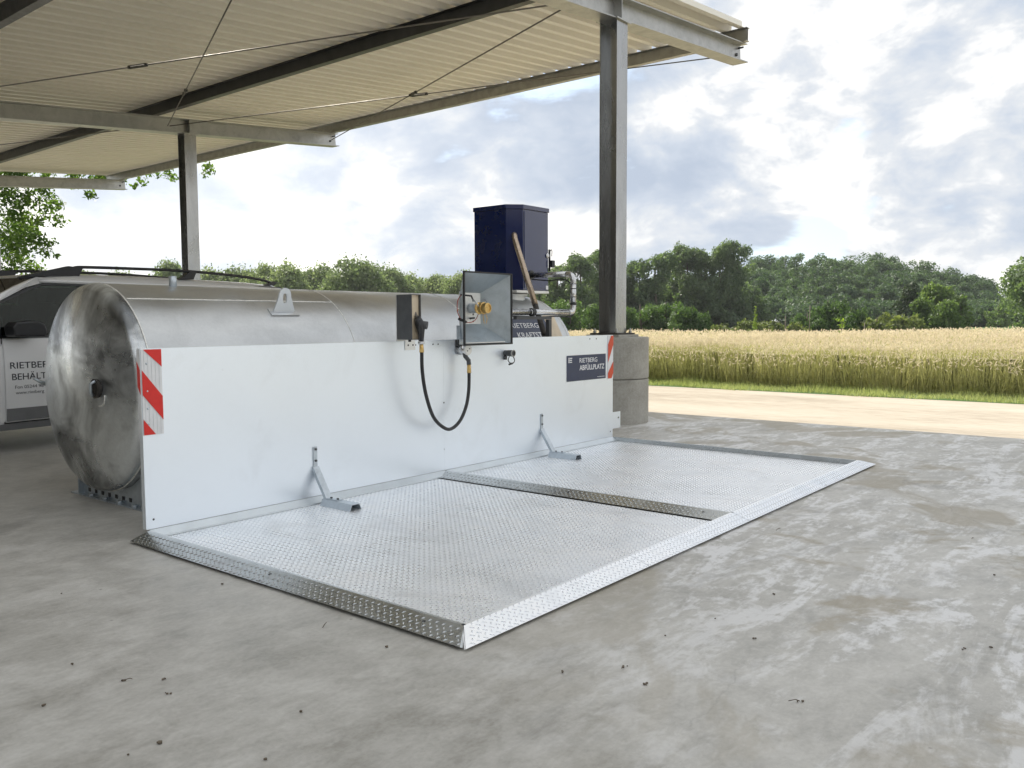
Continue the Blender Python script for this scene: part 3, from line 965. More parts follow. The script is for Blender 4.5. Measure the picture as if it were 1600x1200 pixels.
# sapling: slender spire with own stem
e = thing('sapling', 'thin yellow green sapling rising from the low scrub', 'tree', ground_at(1180, 72))
V = leaf_cards([(0, 0, 0.3 + .33 * i) for i in range(8)], [0.33 - .03 * i for i in range(8)], 900, 0.07, 1.3, 0.0)
fast_mesh('crown', V, np.arange(len(V)).reshape(-1, 4), 'leaf_bright', e)
tr_ = MB().tube([(0, 0, -.05), (0, 0, 2.4)], .03, 6).build('stem', 'bark'); tr_.parent = e
e = thing('sapling', 'small bright green bush in front of the pointed green shrub', 'shrub', ground_at(1316, 70))
V = leaf_cards([(0, 0, .4), (.3, .1, .9), (-.4, -.1, 1.0), (.1, 0, 1.4), (-.2, .3, 1.5)], [0.4, .35, .35, .3, .3], 200, 0.10, 0.8, 0.0)
fast_mesh('crown', V, np.arange(len(V)).reshape(-1, 4), 'leaf_bright', e)
tr_ = MB().tube([(0, 0, -.05), (0, 0, 1.4)], .03, 6).build('stem', 'bark'); tr_.parent = e
for (u, v, D, lb) in ((1227, 494, 70, 'thin pale post standing in the far scrub'), (1265, 478, 72, 'tall thin pale post beside the pointed shrub'), (1351, 505, 62, 'short thin post at the far edge of the grain'), (1059, 514, 60, 'left short pale stake before the hedge'), (1075, 513, 60, 'right short pale stake before the hedge')):
    g = ground_at(u, D); H = 1.5 + (500 - v) * D / 1325.0
    tag(MB().tube([(g.x, g.y, 0), (g.x + .03, g.y, H)], .035, 8, True, [.05, .03]).build('field_post', 'wood_post'), lb, 'post', 'thin posts at the far field edge')
# small shed far right
g = ground_at(1590, 200)
e = thing('field_shed', 'tiny dark shed far away at the right edge', 'shed', g)
MB().box((g.x - 2.5, g.y - 2, 0), (g.x + 2.5, g.y + 2, 1.9)).build('wall', 'shed_wall', e)
MB().poly([(g.x - 2.8, g.y - 2.3, 1.9), (g.x + 2.8, g.y - 2.3, 1.9), (g.x + 2.8, g.y, 2.6), (g.x - 2.8, g.y, 2.6)], (0, 0, .08)).poly([(g.x - 2.8, g.y + 2.3, 1.9), (g.x + 2.8, g.y + 2.3, 1.9), (g.x + 2.8, g.y + .02, 2.6), (g.x - 2.8, g.y + .02, 2.6)], (0, 0, .08)).build('roof', 'galv_beam', e)


# ------- large near tree at the left
def left_tree():
    D = 38
    b_ = ground_at(-60, D)
    e = thing('large_tree', 'large bright green broadleaf tree at the left picture edge behind the van', 'tree', b_)
    C, R_ = [], []
    rng = random.Random(5)
    def add(u, v, r, dd=0):
        p = at(u, v, D + dd) - b_; C.append(tuple(p)); R_.append(r)
    for (u, v, r) in ((10, 300, .9), (40, 315, .8), (65, 300, .7), (75, 330, .55), (92, 345, .42), (35, 350, .75), (55, 375, .6), (15, 385, .8), (30, 405, .7), (52, 420, .5), (10, 425, .9), (80, 380, .35), (60, 345, .4), (88, 318, .45), (20, 335, .8), (45, 440, .6), (20, 460, .9),
                      (145, 305, .32), (138, 302, .25), (222, 284, .30), (210, 290, .22), (272, 278, .28), (262, 270, .35), (325, 262, .34), (318, 275, .22), (332, 268, .18), (240, 268, .4), (190, 280, .35), (90, 400, .22), (72, 395, .3)):
        add(u, v, r, rng.uniform(-1.2, 1.2))
    for i in range(70):
        u = rng.uniform(-420, 40); v = rng.uniform(-60, 420)
        add(u, v, rng.uniform(.8, 1.5), rng.uniform(-4, 5))
    for i in range(36):
        u = rng.uniform(-100, 330); v = rng.uniform(-40, 255)
        add(u, v, rng.uniform(.6, 1.2), rng.uniform(-4, 4))
    # behind the roof gap
    for i in range(12):
        add(rng.uniform(-20, 175), rng.uniform(268, 288), .5, rng.uniform(0, 2))
    V = leaf_cards(C, R_, 420, 0.105, 0.85, 0.10)
    fast_mesh('crown', V, np.arange(len(V)).reshape(-1, 4), 'leaf_near', e)
    mb = MB()
    mb.tube([(0, 0, -.2), (.2, 0, 3), (0, .2, 7), (.3, 0, 12)], .45, 12, True, [.6, .45, .35, .15])
    hub = Vector((.15, .1, 7.5))
    for c in C[33:70:3]:
        c = Vector(c)
        mb.tube([hub, hub.lerp(c, .5) + Vector((0, 0, .8)), c], .1, 6, True, [.16, .08, .02])
    tr_ = mb.build('trunk', 'bark'); tr_.parent = e


left_tree()

# ------------------------------------------------------------------ canopy shelter
SL = 0.09
XE = 12.2
ZB = 6.20            # rafter underside at XE
RH, RW = 0.33, 0.30
YB, YA, YC = 1.15, 12.65, 24.15
XC = 7.85


def zr(x):           # rafter underside height
    return ZB + (x - XE) * SL


shelter = thing('canopy_shelter', 'open steel shelter with cream corrugated roof over tank and van', 'shelter', (XC, YB, 0))
RX0 = -13.0
udir = Vector((-SL, 0, 1)).normalized()
rdir = Vector((1, 0, SL)).normalized()
for Y in (YB, YA, YC):
    c0 = Vector((RX0, Y, zr(RX0))) + udir * RH / 2; c1 = Vector((XE, Y, zr(XE))) + udir * RH / 2
    r_ = MB().ibeam(c0, c1, RH, RW, 0.016, 0.01, udir).build('rafter', 'galv_beam', shelter)
    for X in (XC, -8.0):
        z0 = zr(X) + .016; z1 = z0 + RH - .034
        for dx in (0,):
            MB().box((X + dx - .007, Y - RW / 2 + .01, z0 + dx * SL), (X + dx + .007, Y - .006, z1 + dx * SL)).build('stiffener', 'galv_beam', r_)
            MB().box((X + dx - .007, Y + .006, z0 + dx * SL), (X + dx + .007, Y + RW / 2 - .01, z1 + dx * SL)).build('stiffener', 'galv_beam', r_)
    MB().tube([(XE - .10, Y - .10, zr(XE) + RH - .07), (XE - .10, Y + .0, zr(XE) + RH - .07)], .018, 8).build('bolt', 'steel_dark', r_)
    MB().box((XE - .16, Y - .02, zr(XE) + RH + .005), (XE - .02, Y + .12, zr(XE) + RH + .02)).build('end_plate', 'steel_dark', r_)
    MB().tube([(XE - .2, Y - .03, zr(XE) + .12), (XE - .2, Y + .03, zr(XE) + .12)], .03, 8).build('bolt', 'steel_dark', r_)
    for X in (XC, -8.0):
        top = zr(X) - .02
        cz = 1.32
        c_ = MB().ibeam((X, Y, cz), (X, Y, top), 0.29, 0.29, 0.014, 0.009, (0, 1, 0)).build('column', 'galv_column', shelter)
        MB().box((X - .19, Y - .18, top), (X + .19, Y + .18, top + .018)).build('cap_plate', 'galv_beam', c_)
        MB().box((X - .24, Y - .24, cz - .022), (X + .24, Y + .24, cz)).build('base_plate', 'rust_dark', c_)
        for dx in (-.19, .19):
            for dy in (-.19, .19):
                MB().tube([(X + dx, Y + dy, cz - .05), (X + dx, Y + dy, cz + .07)], .013, 8).lathe([(0, .03), (.026, .03), (.026, 0), (0, 0)], (X + dx, Y + dy, cz + .001), (0, 0, 1), 6, False).build('anchor_bolt', 'steel_grey', c_)
        pr = MB().lathe([(0, 0), (.50, 0), (.50, .05), (.505, .05)], (X, Y, -.03), (0, 0, 1), 48).build('pier', 'pier_concrete', shelter)
        for z0, z1 in ((-.02, .648), (.656, 1.26)):
            r0 = .535
            MB().lathe([(0, z0), (r0 - .012, z0), (r0, z0 + .012), (r0, z1 - .012), (r0 - .012, z1), (0, z1)], (X, Y, 0), (0, 0, 1), 64, False).build('pier_ring', 'pier_concrete', pr)
        MB().box((X - .28, Y - .28, 1.262), (X + .28, Y + .28, cz - .024)).build('grout_pad', 'pier_concrete', pr)
# purlins
for X in (12.0, 7.03, 2.05, -2.95, -7.9, -12.7):
    z = zr(X) + RH + .004
    MB().ibeam((X, .92, z + .12), (X, 25.1, z + .12), .24, .12, .010, .007).build('purlin', 'steel_dark' if abs(X - 12) > 1 else 'steel_grey', shelter)  # inner purlins get darker steel: shade under the roof put into their colour
# trapezoidal sheets, one object each, three ribs wide
PITCH = 1.0 / 3.0
prof = [(0.0, 0.0), (0.11, 0.0), (0.128, 0.168), (0.138, 0.17), (0.305, 0.17), (0.316, 0.168)]
x0, x1 = -13.2, 12.14
sheet_me = None
for k in range(24):
    y0 = 0.98 + k * 1.0
    if sheet_me is None:
        pts = []
        for r_i in range(3):
            pts += [(r_i * PITCH + a, b) for a, b in prof]
        pts.append((1.0, 0.0))
        vs = []; fs = []
        for xx in (x0, x1):
            zb = zr(xx) + RH + .252
            for dz in (0, .0025):
                vs += [(xx, p[0], zb + p[1] + dz) for p in pts]
        n = len(pts)
        for i in range(n - 1):
            fs.append((i, i + 1, 2 * n + i + 1, 2 * n + i)); fs.append((n + i, 3 * n + i, 3 * n + i + 1, n + i + 1))
            fs.append((i, n + i, n + i + 1, i + 1)); fs.append((2 * n + i, 2 * n + i + 1, 3 * n + i + 1, 3 * n + i))
        fs.append((0, 2 * n, 3 * n, n)); fs.append((n - 1, 2 * n - 1, 4 * n - 1, 3 * n - 1))
        first = MB().add(vs, fs).build('roof_sheet', 'roof_cream')
        sheet_me = first.data; o_ = first
    else:
        o_ = bpy.data.objects.new('roof_sheet', sheet_me); COL.objects.link(o_)
    o_.parent = shelter
    o_.matrix_parent_inverse = Matrix.Translation(-Vector(shelter.location))
    o_.location = (0, y0, 0)
# unseen dark wall added at the shelter's low side to darken reflections
for k in range(24):
    y0 = 1.05 + k * .98
    MB().box((-13.06, y0 + .004, .02), (-13.0, y0 + .976, zr(-13) + RH - .02)).build('blocker_board', 'blocker_dark', shelter)
# bracing rods
def rod(xa, ya, xb, yb, tb=0.5):
    a = Vector((xa, ya, zr(xa) + .13)); b_ = Vector((xb, yb, zr(xb) + .13))
    r_ = MB().tube([a, b_], .011, 6).build('tie_rod', 'rod_steel', shelter)
    c = a.lerp(b_, tb); d = (b_ - a).normalized()
    MB().bar(c - d * .16 + Vector((0, 0, .022)), c + d * .16 + Vector((0, 0, .022)), .02, .012).bar(c - d * .16 - Vector((0, 0, .022)), c + d * .16 - Vector((0, 0, .022)), .02, .012).box(tuple(c - d * .16 - Vector((.022, .022, .022))), tuple(c - d * .16 + Vector((.022, .022, .022)))).box(tuple(c + d * .16 - Vector((.022, .022, .022))), tuple(c + d * .16 + Vector((.022, .022, .022)))).build('turnbuckle', 'steel_dark', r_)
rod(7.35, YA - .16, 11.9, YB + .16); rod(11.9, YA - .16, 7.0, YB + .16)
rod(7.3, YA - .16, 2.2, YB + .16, .3); rod(2.2, YA - .16, 6.9, YB + .16, .42)
rod(7.0, YA + .16, 2.2, YC - .16); rod(2.2, YA + .16, 6.9, YC - .16)

# ------------------------------------------------------------------ unseen dark block added behind the viewer to darken reflections
added_blocker = thing('added_blocker', 'unseen dark boarded block added behind the viewer to darken reflections', 'added_blocker', (-24, -18, 0))
bx0, bx1, by0, by1, bh, rh = -34.0, -14.0, -36.0, -1.0, 6.5, 10.5
for k in range(35):
    y0 = by0 + k * 1.0
    MB().box((bx1 - .06, y0 + .004, 0.01), (bx1, y0 + .996, bh)).build('blocker_board', 'blocker_dark', added_blocker)
MB().box((bx0, by0, 0.01), (bx1 - .07, by1, bh)).build('wall', 'blocker_dark', added_blocker)
MB().poly([(bx1 + .5, by0 - .4, bh), (bx1 + .5, by1 + .4, bh), ((bx0 + bx1) / 2, by1 + .4, rh), ((bx0 + bx1) / 2, by0 - .4, rh)], (0, 0, .12)).poly([(bx0 - .5, by0 - .4, bh), (bx0 - .5, by1 + .4, bh), ((bx0 + bx1) / 2 - .01, by1 + .4, rh), ((bx0 + bx1) / 2 - .01, by0 - .4, rh)], (0, 0, .12)).build('roof', 'shed_wall', added_blocker)
MB().add([(bx0 + .1, by1, bh), (bx1 - .1, by1, bh), ((bx0 + bx1) / 2, by1, rh - .1), (bx0 + .1, by1 - .1, bh), (bx1 - .1, by1 - .1, bh), ((bx0 + bx1) / 2, by1 - .1, rh - .1)], [(0, 1, 2), (3, 5, 4), (0, 3, 4, 1), (1, 4, 5, 2), (2, 5, 3, 0)]).build('gable', 'blocker_dark', added_blocker)

# ------------------------------------------------------------------ drip trays
L_, W_, HP, RWD = 6.035, 2.97, 0.06, 0.132


def lugs(mb, P, X, Y, N, wx, wy, pitch=0.0460, l=0.0155, w=0.0048, h=0.0032, clip=None):
    """raised lens lugs, alternating at +-45 degrees, on the plane P + X*s + Y*t"""
    P, X, Y, N = map(np.array, (P, X, Y, N))
    pos = []
    q = pitch
    ns, nt = int(wx / q) + 1, int(wy / q * 2) + 1
    for j in range(nt):
        for i in range(ns):
            s = (i + .5 * (j % 2)) * q + q * .35; tt = j * q / 2 + q * .3
            if s < wx - .008 and tt < wy - .008 and s > .008 and (clip is None or clip(s, tt)):
                pos.append((s, tt, 1 if j % 2 else -1))
    pos = np.array(pos)
    c = P + pos[:, :1] * X + pos[:, 1:2] * Y
    k = pos[:, 2:3]; r2 = math.sqrt(.5)
    a = (X * r2 + k * Y * r2) * l; b_ = (X * r2 * -k + Y * r2) * w
    up = N * h
    V = np.stack([c - a, c - b_, c + a, c + b_, c - a * .45 + up, c + a * .45 + up], 1)
    F0 = np.array([(0, 1, 4), (1, 5, 4), (1, 2, 5), (2, 3, 5), (3, 4, 5), (3, 0, 4)])
    n = len(pos)
    F = (F0[None] + (np.arange(n) * 6)[:, None, None]).reshape(-1, 3)
    mb[0].append(V.reshape(-1, 3)); mb[1].append(F + mb[2][0]); mb[2][0] += n * 6


def finish_lugs(mb, mat, parent, name='tread_pattern'):
    o = fast_mesh(name, np.concatenate(mb[0]), np.concatenate(mb[1]), mat)
    o.parent = parent; o.matrix_parent_inverse = Matrix.Translation(-Vector(world_loc(parent)))
    o['kind'] = 'stuff'
    return o


def tray(x0, x1, label, left_out, right_out, seam, xend=None):
    xend = xend or x1
    e = thing('drip_tray', label, 'tread plate tray', (x0, 0, 0), 'tread plate trays in front of the white wall')
    floor_z = 0.012
    MB().box((x0 + .02, -W_ - .0, .003), (x1 - .02, -.045, floor_z)).build('floor_plate', 'galv_tread', e)
    L = ([], [], [0])
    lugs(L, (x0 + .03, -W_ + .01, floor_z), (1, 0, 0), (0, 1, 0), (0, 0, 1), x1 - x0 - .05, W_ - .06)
    fl = finish_lugs(L, 'galv_lug_shade', e)
    # left ramp: slope facing -X, flat lip, inner drop
    def ridge(xo, xi, side, name, yend, mat='galv_ramp_shade'):
        # xo outer foot, xi crest
        s = 1 if xi > xo else -1
        pr = [(xo, .017), (xi, HP), (xi + s * .018, HP), (xi + s * .018, floor_z + .001), (xi + s * .015, floor_z + .001), (xi + s * .015, HP - .004), (xi, HP - .004), (xo + s * .01, .013)]
        a = 0.0 if not left_out else 0.0
        mb = MB()
        # front end mitred to the front ramp
        n = len(pr)
        vs = [(x, -.02 if left_out else -.012, z) for x, z in pr]
        for x, z in pr:
            f = (HP - z) / HP if (x - xi) * s < 0 else 0
            vs.append((x, -W_ - (RWD * f if yend else 0), z))
        fs = [(i, (i + 1) % n, n + (i + 1) % n, n + i) for i in range(n)] + [tuple(range(n)), tuple(range(2 * n - 1, n - 1, -1))]
        mb.add(vs, fs)
        o = mb.build(name, mat, e)
        ln = math.hypot(xi - xo, HP - .017)
        Lg = ([], [], [0])
        N = Vector((-s * HP, 0, abs(xi - xo))).normalized()
        yy = -W_ - .0
        lugs(Lg, (xo, yy, .017), ((xi - xo) / ln, 0, (HP - .017) / ln), (0, 1, 0), tuple(N), ln, W_ - .03, h=.0040)
        if yend:
            # mitre triangle
            lugs(Lg, (xo, yy - RWD, .017), ((xi - xo) / ln, 0, (HP - .017) / ln), (0, 1, 0), tuple(N), ln, RWD, h=.0040, clip=lambda s_, t_: t_ > s_ / ln * RWD * 1.0 + .012 if True else True)
        finish_lugs(Lg, mat, o)
        return o
    ridge(x0 - RWD, x0, 0, 'side_ramp', left_out)
    if right_out:
        ridge(x1 + RWD, x1, 1, 'side_ramp', True)
    # front ramp in segments
    segs = [(x0 - (RWD if left_out else -.002), seam), (seam, x1 + RWD if right_out else xend)]
    for i, (a, b_) in enumerate(segs):
        g = .002
        A0 = a if i == 0 else a + g; B0 = b_ - (g if i == 0 or not right_out else 0)
        at_ = (x0 if (i == 0 and left_out) else A0); bt_ = (x1 if (i == 1 and right_out) else B0)
        yo, yi = -W_ - RWD, -W_
        vs = [(A0, yo, .017), (B0, yo, .017), (bt_, yi, HP), (at_, yi, HP), (bt_, yi + .018, HP), (at_, yi + .018, HP), (bt_, yi + .018, floor_z + .001), (at_, yi + .018, floor_z + .001),
              (A0, yo + .01, .013), (B0, yo + .01, .013), (bt_, yi + .012, HP - .004), (at_, yi + .012, HP - .004)]
        fs = [(0, 1, 2, 3), (3, 2, 4, 5), (5, 4, 6, 7), (0, 8, 9, 1), (8, 11, 10, 9), (11, 7, 6, 10)]
        o = MB().add(vs, fs).build('front_ramp', 'galv_tread', e, fixn=True)
        ln = math.hypot(RWD, HP - .017)
        N = Vector((0, -HP, RWD)).normalized()
        Lg = ([], [], [0])
        bx = B0 - A0
        def clip(s_, t_, i=i, bx=bx):
            k = t_ / ln * RWD
            if i == 0 and left_out and s_ < k + .01: return False
            if i == 1 and right_out and s_ > bx - k - .01: return False
            return True
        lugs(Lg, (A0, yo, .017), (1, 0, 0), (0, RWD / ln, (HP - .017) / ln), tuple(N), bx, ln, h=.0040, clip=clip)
        finish_lugs(Lg, 'galv_lug_shade', o)
    # wall-side strip
    MB().poly([(x0 + .02, -.004, .006), (x0 + .02, -.004, HP + .002), (x0 + .02, -.012, HP + .002), (x0 + .02, -.066, .024), (x0 + .02, -.078, .024), (x0 + .02, -.078, .014), (x0 + .02, -.070, .014)], ((xend if xend > x1 else x1 - .02) - x0 - .02, 0, 0)).build('wall_strip', 'galv_strip', e)
    # rivets / bolts on the lips
    for xx, yy, zz in ((x0 + .045, -.09, .026), (x0 - .045, -W_ + .22, HP - .017), (x0 - .045, -1.5, HP - .017)):
        MB().lathe([(0, .006), (.010, .004), (.013, 0)], (xx, yy, zz), (0, 0, 1), 10).build('bolt', 'black_plastic', e)
    return e


tray(0.0, 2.86, 'near tread plate tray left of the middle ridge, with the front left corner', True, False, 1.525, 2.999)
tray(3.0, L_, 'far tread plate tray between the middle ridge and the concrete pier', False, True, 4.685)

# ------------------------------------------------------------------ splash wall
WZ0, WZ1 = 0.064, 1.3245
wall = thing('splash_wall', 'long white galvanized splash wall standing along the trays', 'splash wall', (0, 0, 0))
PT = 0.045
# two panels butted at x=3.0 with folded edges
for a, b_ in ((0.0, 2.9995), (3.0005, L_)):
    mb = MB()
    mb.box((a, 0, WZ0), (b_, .003, WZ1))
    mb.box((a, .0035, WZ0), (a + .003, PT, WZ1)); mb.box((b_ - .003, .0035, WZ0), (b_, PT, WZ1))
    mb.box((a + .0035, .0035, WZ1 - .003), (b_ - .0035, PT, WZ1)); mb.box((a + .0035, .0035, WZ0), (b_ - .0035, PT, WZ0 + .003))
    mb.build('wall_panel', 'galv_panel', wall)
for X in (.3, 1.5, 2.9, 3.1, 4.5, 5.8):
    MB().box((X, .004, WZ0 + .004), (X + .05, .05, WZ1 - .004)).build('upright', 'galv_bracket', wall)
# tiny bolts on the face
for (x, z) in ((5.52, 1.285), (5.66, 1.285), (.055, .13), (5.98, .13), (2.86, 1.285), (2.93, 1.285), (3.0, .72), (2.63, 1.285)):
    MB().lathe([(0, .005), (.006, .004), (.008, 0)], (x, -.001, z), (0, -1, 0), 8).build('bolt', 'grey_plastic', wall)
# end lug
pl = MB().box((L_ + .001, .012, .155), (L_ + .20, .020, .36)).build('end_plate', 'galv_panel', wall)
MB().lathe([(0, .003), (.011, .003), (.011, 0)], (L_ + .15, .0115, .285), (0, -1, 0), 10, False).build('bolt', 'black_plastic', pl)


# warning plates with diagonal stripes, real narrow ribs
def warn(x0, x1, z0, z1, mat_r, up):
    o = MB().box((x0, -.006, z0), (x1, -.001, z1)).build('warning_plate', 'white_reflective', wall)
    w = x1 - x0; sgn = 1
    # stripes
    def stripe(poly):
        MB().poly([(x, -.0091, z) for x, z in poly], (0, -.0012, 0)).build('red_stripe', mat_r, o)
    H = z1 - z0
    return o, stripe


o, st = warn(.004, .150, .725, 1.318, 'red_reflective', True)
st([(.018, 1.317), (.149, 1.317), (.149, 1.195)])
st([(.005, 1.175), (.149, .99), (.149, .825), (.005, 1.005)])
st([(.005, .835), (.09, .727), (.005, .727)])
for i in range(5):
    MB().box((.022 + i * .027, -.0088, .73), (.025 + i * .027, -.0077, 1.31)).build('rib', 'white_reflective', o)
for z in (.80, 1.22, .91, 1.03):
    MB().lathe([(0, .004), (.006, .002), (.008, 0)], (.04, -.0085, z), (0, -1, 0), 8).build('rivet', 'galv_bracket', o)
# folded return on the left edge
MB().box((-.0035, 0, .725), (-.001, .040, 1.318)).build('warning_return', 'white_reflective', wall)
MB().poly([(-.0037, .0, 1.005), (-.0037, 0, 1.175), (-.0037, .04, 1.235), (-.0037, .04, 1.06)], (-.001, 0, 0)).build('red_stripe', 'red_reflective', wall)
o, st = warn(L_ - .125, L_ - .004, .79, 1.318, 'orange_red_reflective', False)
xa, xb = L_ - .124, L_ - .005
st([(xa + .07, 1.317), (xb, 1.317), (xb, 1.21), (xa, .99), (xa, 1.21)])
st([(xb, 1.0), (xb, .86), (xb - .04, .792), (xa, .792), (xa, .86)])

# sign on the wall
def sign(parent, origin, xd, ud, w, h, mat='navy_sign'):
    xd = Vector(xd).normalized(); ud = Vector(ud).normalized(); nn = xd.cross(ud)
    o0 = Vector(origin)
    pts = [o0, o0 + xd * w, o0 + xd * w + ud * h, o0 + ud * h]
    return MB().poly(pts, nn * .004).build('sign_plate', mat, parent), xd, ud, nn


def logo(s, o0, xd, ud, nn, sz):
    """small square emblem with three short lines beside it"""
    mb = MB()
    def bit(a, b_, c, d):
        p = o0 + nn * .0042
        mb.poly([p + xd * a + ud * b_, p + xd * c + ud * b_, p + xd * c + ud * d, p + xd * a + ud * d], nn * .001)
    q = sz
    for a, b_, c, d in ((0, .85, .3, 1.0), (0, 0, .3, .15), (0, .15, .08, .85), (.22, .55, .3, .85), (.08, .42, .3, .55), (.2, .15, .3, .42), (.13, .62, .18, .78), (.11, .2, .16, .34),
                        (.42, .78, 1.2, .95), (.42, .42, 1.1, .60), (.42, .05, 1.15, .22)):
        bit(a * q, b_ * q, c * q, d * q)
    return mb.build('emblem', 'white_print', s)


SX0, SX1, SZ0, SZ1 = 5.045, 5.865, .800, 1.10
s, xd, ud, nn = sign(wall, (SX0, -.0008, SZ0), (1, 0, 0), (0, 0, 1), SX1 - SX0, SZ1 - SZ0)
logo(s, Vector((SX0 + .03, -.0008, SZ1 - .085)), xd, ud, nn, .062)
text_part('lettering', 'RIETBERG', 'white_print', s, (SX0 + .255, -.0055, SZ1 - .090), (1, 0, 0), (0, 0, 1), .078, .0008, .375, 0)
text_part('lettering', 'ABFÜLLPLATZ', 'white_print', s, (SX0 + .255, -.0055, SZ1 - .178), (1, 0, 0), (0, 0, 1), .084, .0008, .53, .0010)
text_part('lettering', 'www.rietberg-behaelter.de', 'white_print', s, (SX0 + .63, -.0055, SZ0 + .022), (1, 0, 0), (0, 0, 1), .018, .0005, .165)


# stay brackets from wall to tray
def stay(x, label):
    e = thing('stay_bracket', label, 'bracket', (x, 0, 0), 'stay brackets between wall and trays')
    w = .038
    a = [(0, .470), (0, .300), (-.165, .062), (-.30, .058)]
    mb = MB(); th = .006
    MB().box((x - w / 2, -.009, .30), (x + w / 2, -.002, .475)).build('wall_tab', 'galv_bracket', e)
    # folded channel strut
    p0, p1 = Vector((x, -.010, .31)), Vector((x, -.175, .066))
    d = (p1 - p0).normalized(); s = Vector((1, 0, 0)); u = s.cross(d)
    MB().extr([(-.030, -.004), (.030, -.004), (.030, .026), (.024, .026), (.024, .004), (-.024, .004), (-.024, .026), (-.030, .026)], p0, p1, s, u).build('strut', 'galv_bracket', e)
    MB().box((x - .028, -.31, .0655), (x + .028, -.165, .0715)).build('foot_tab', 'galv_bracket', e)
    # hat channel foot, open front end
    pr = [(-.07, 0), (-.045, 0), (-.030, .048), (.030, .048), (.045, 0), (.07, 0), (.07, -.004 + .008), (.050, .004), (.034, .052), (-.034, .052), (-.050, .004), (-.07, .004)]
    pr = [(-.062, 0), (-.057, 0), (-.036, .046), (.036, .046), (.057, 0), (.062, 0), (.040, .052), (-.040, .052)]
    MB().extr(pr, (x, -.135, .0128), (x, -.50, .0128), (1, 0, 0), (0, 0, 1)).build('foot_channel', 'galv_bracket', e)
    for (y, z, n) in ((-.0095, .455, (0, -1, 0)), (-.0095, .36, (0, -1, 0)), (-.20, .072, (0, 0, 1)), (-.28, .072, (0, 0, 1))):
        MB().lathe([(0, .009), (.010, .009), (.010, 0)], (x + .003, y, z), n, 6, False).build('bolt', 'grey_plastic', e)


stay(1.455, 'angled galvanized stay bracket on the near tray')
stay(4.56, 'angled galvanized stay bracket on the far tray')

# nozzle holder box (left of the funnel)
nb = thing('nozzle_holder', 'dark grey open holder box for the fuel nozzle on the wall top', 'nozzle holder', (2.46, 0, 1.34))
BX0, BX1, BY, BZ0, BZ1 = 2.40, 2.512, -.192, 1.338, 1.742
mb = MB()
mb.box((BX0, BY, BZ0), (BX0 + .004, -.0, BZ1)); mb.build('side_panel', 'box_grey', nb)
MB().box((BX0 + .0045, BY, BZ1 - .004), (BX1 - .0005, 0, BZ1)).build('top_panel', 'box_grey', nb)
MB().box((BX1, BY, BZ0), (BX1 + .004, 0, BZ1)).build('side_panel', 'box_grey', nb)
MB().box((BX0 + .0045, BY, BZ0), (BX1 - .0005, 0, BZ0 + .004)).build('bottom_panel', 'box_grey', nb)
MB().box((BX0 + .0045, -.165, BZ0 + .0045), (BX1 - .0005, -.161, BZ1 - .0045)).build('back_panel', 'cream_paint', nb)
MB().box((BX0, .004, 1.27), (BX1 + .11, .010, BZ1)).box((BX1 - .02, -.006, 1.24), (BX1 + .11, -.0015, 1.3238)).build('mount_plate', 'galv_plate', nb)
MB().tube([(2.46, -.10, 1.336), (2.46, -.10, 1.318)], .014, 8).build('drain_plug', 'black_plastic', nb)
for dx in (.03, .09):
    MB().lathe([(0, .005), (.007, .004), (.009, 0)], (BX1 + dx - .01, -.0062, 1.285), (0, -1, 0), 8).build('bolt', 'grey_plastic', nb)

# nozzle, hose, swivel
hz = thing('fuel_hose', 'black hanging fuel hose with nozzle and brass ends', 'hose', (2.6, -.1, 1.0))
NX, NY = 2.475, -.205
MB().tube([(NX, NY + .06, 1.61), (NX + .002, NY + .05, 1.565), (NX + .004, NY + .02, 1.52)], .017, 12, True, [.013, .017, .022]).build('spout', 'rod_steel', hz)
nzb = MB().tube([(NX, NY + .02, 1.54), (NX + .004, NY, 1.49), (NX + .01, NY - .012, 1.43), (NX + .014, NY - .012, 1.36), (NX + .015, NY - .01, 1.325)], .03, 14, True, [.028, .042, .038, .026, .024]).build('nozzle_body', 'black_plastic', hz)
MB().tube([(NX + .02, NY + .005, 1.475), (NX + .055, NY - .05, 1.465)], .03, 18, True, [.034, .036]).build('nozzle_cap', 'grey_plastic', hz)
MB().tube([(NX - .02, NY - .03, 1.50), (NX - .045, NY - .05, 1.45), (NX - .04, NY - .045, 1.38), (NX - .01, NY - .02, 1.35)], .007, 8).build('trigger_guard', 'black_plastic', hz)
MB().tube([(NX - .012, NY - .02, 1.47), (NX - .028, NY - .03, 1.42)], .006, 6).build('trigger', 'steel_pipe', hz)
MB().tube([(NX + .015, NY - .01, 1.322), (NX + .017, NY - .01, 1.300)], .030, 12).build('swivel_joint', 'steel_pipe', hz)
MB().tube([(NX + .017, NY - .01, 1.300), (NX + .020, NY - .01, 1.225)], .021, 12, True, [.018, .022]).build('brass_end', 'brass', hz)
# hose curve through surveyed points: (px 653,590) .. (697,666) .. (731,592)
P0 = Vector((NX + .020, NY - .01, 1.23)); P3 = Vector((3.235, -.12, 1.005))
ctrl = [P0, Vector((NX + .035, -.205, 1.05)), Vector((NX + .085, -.20, .83)), Vector((NX + .19, -.19, .62)), Vector((NX + .345, -.18, .505)), Vector((2.945, -.165, .492)), Vector((3.075, -.15, .56)), Vector((3.175, -.135, .69)), Vector((3.222, -.125, .84)), P3]


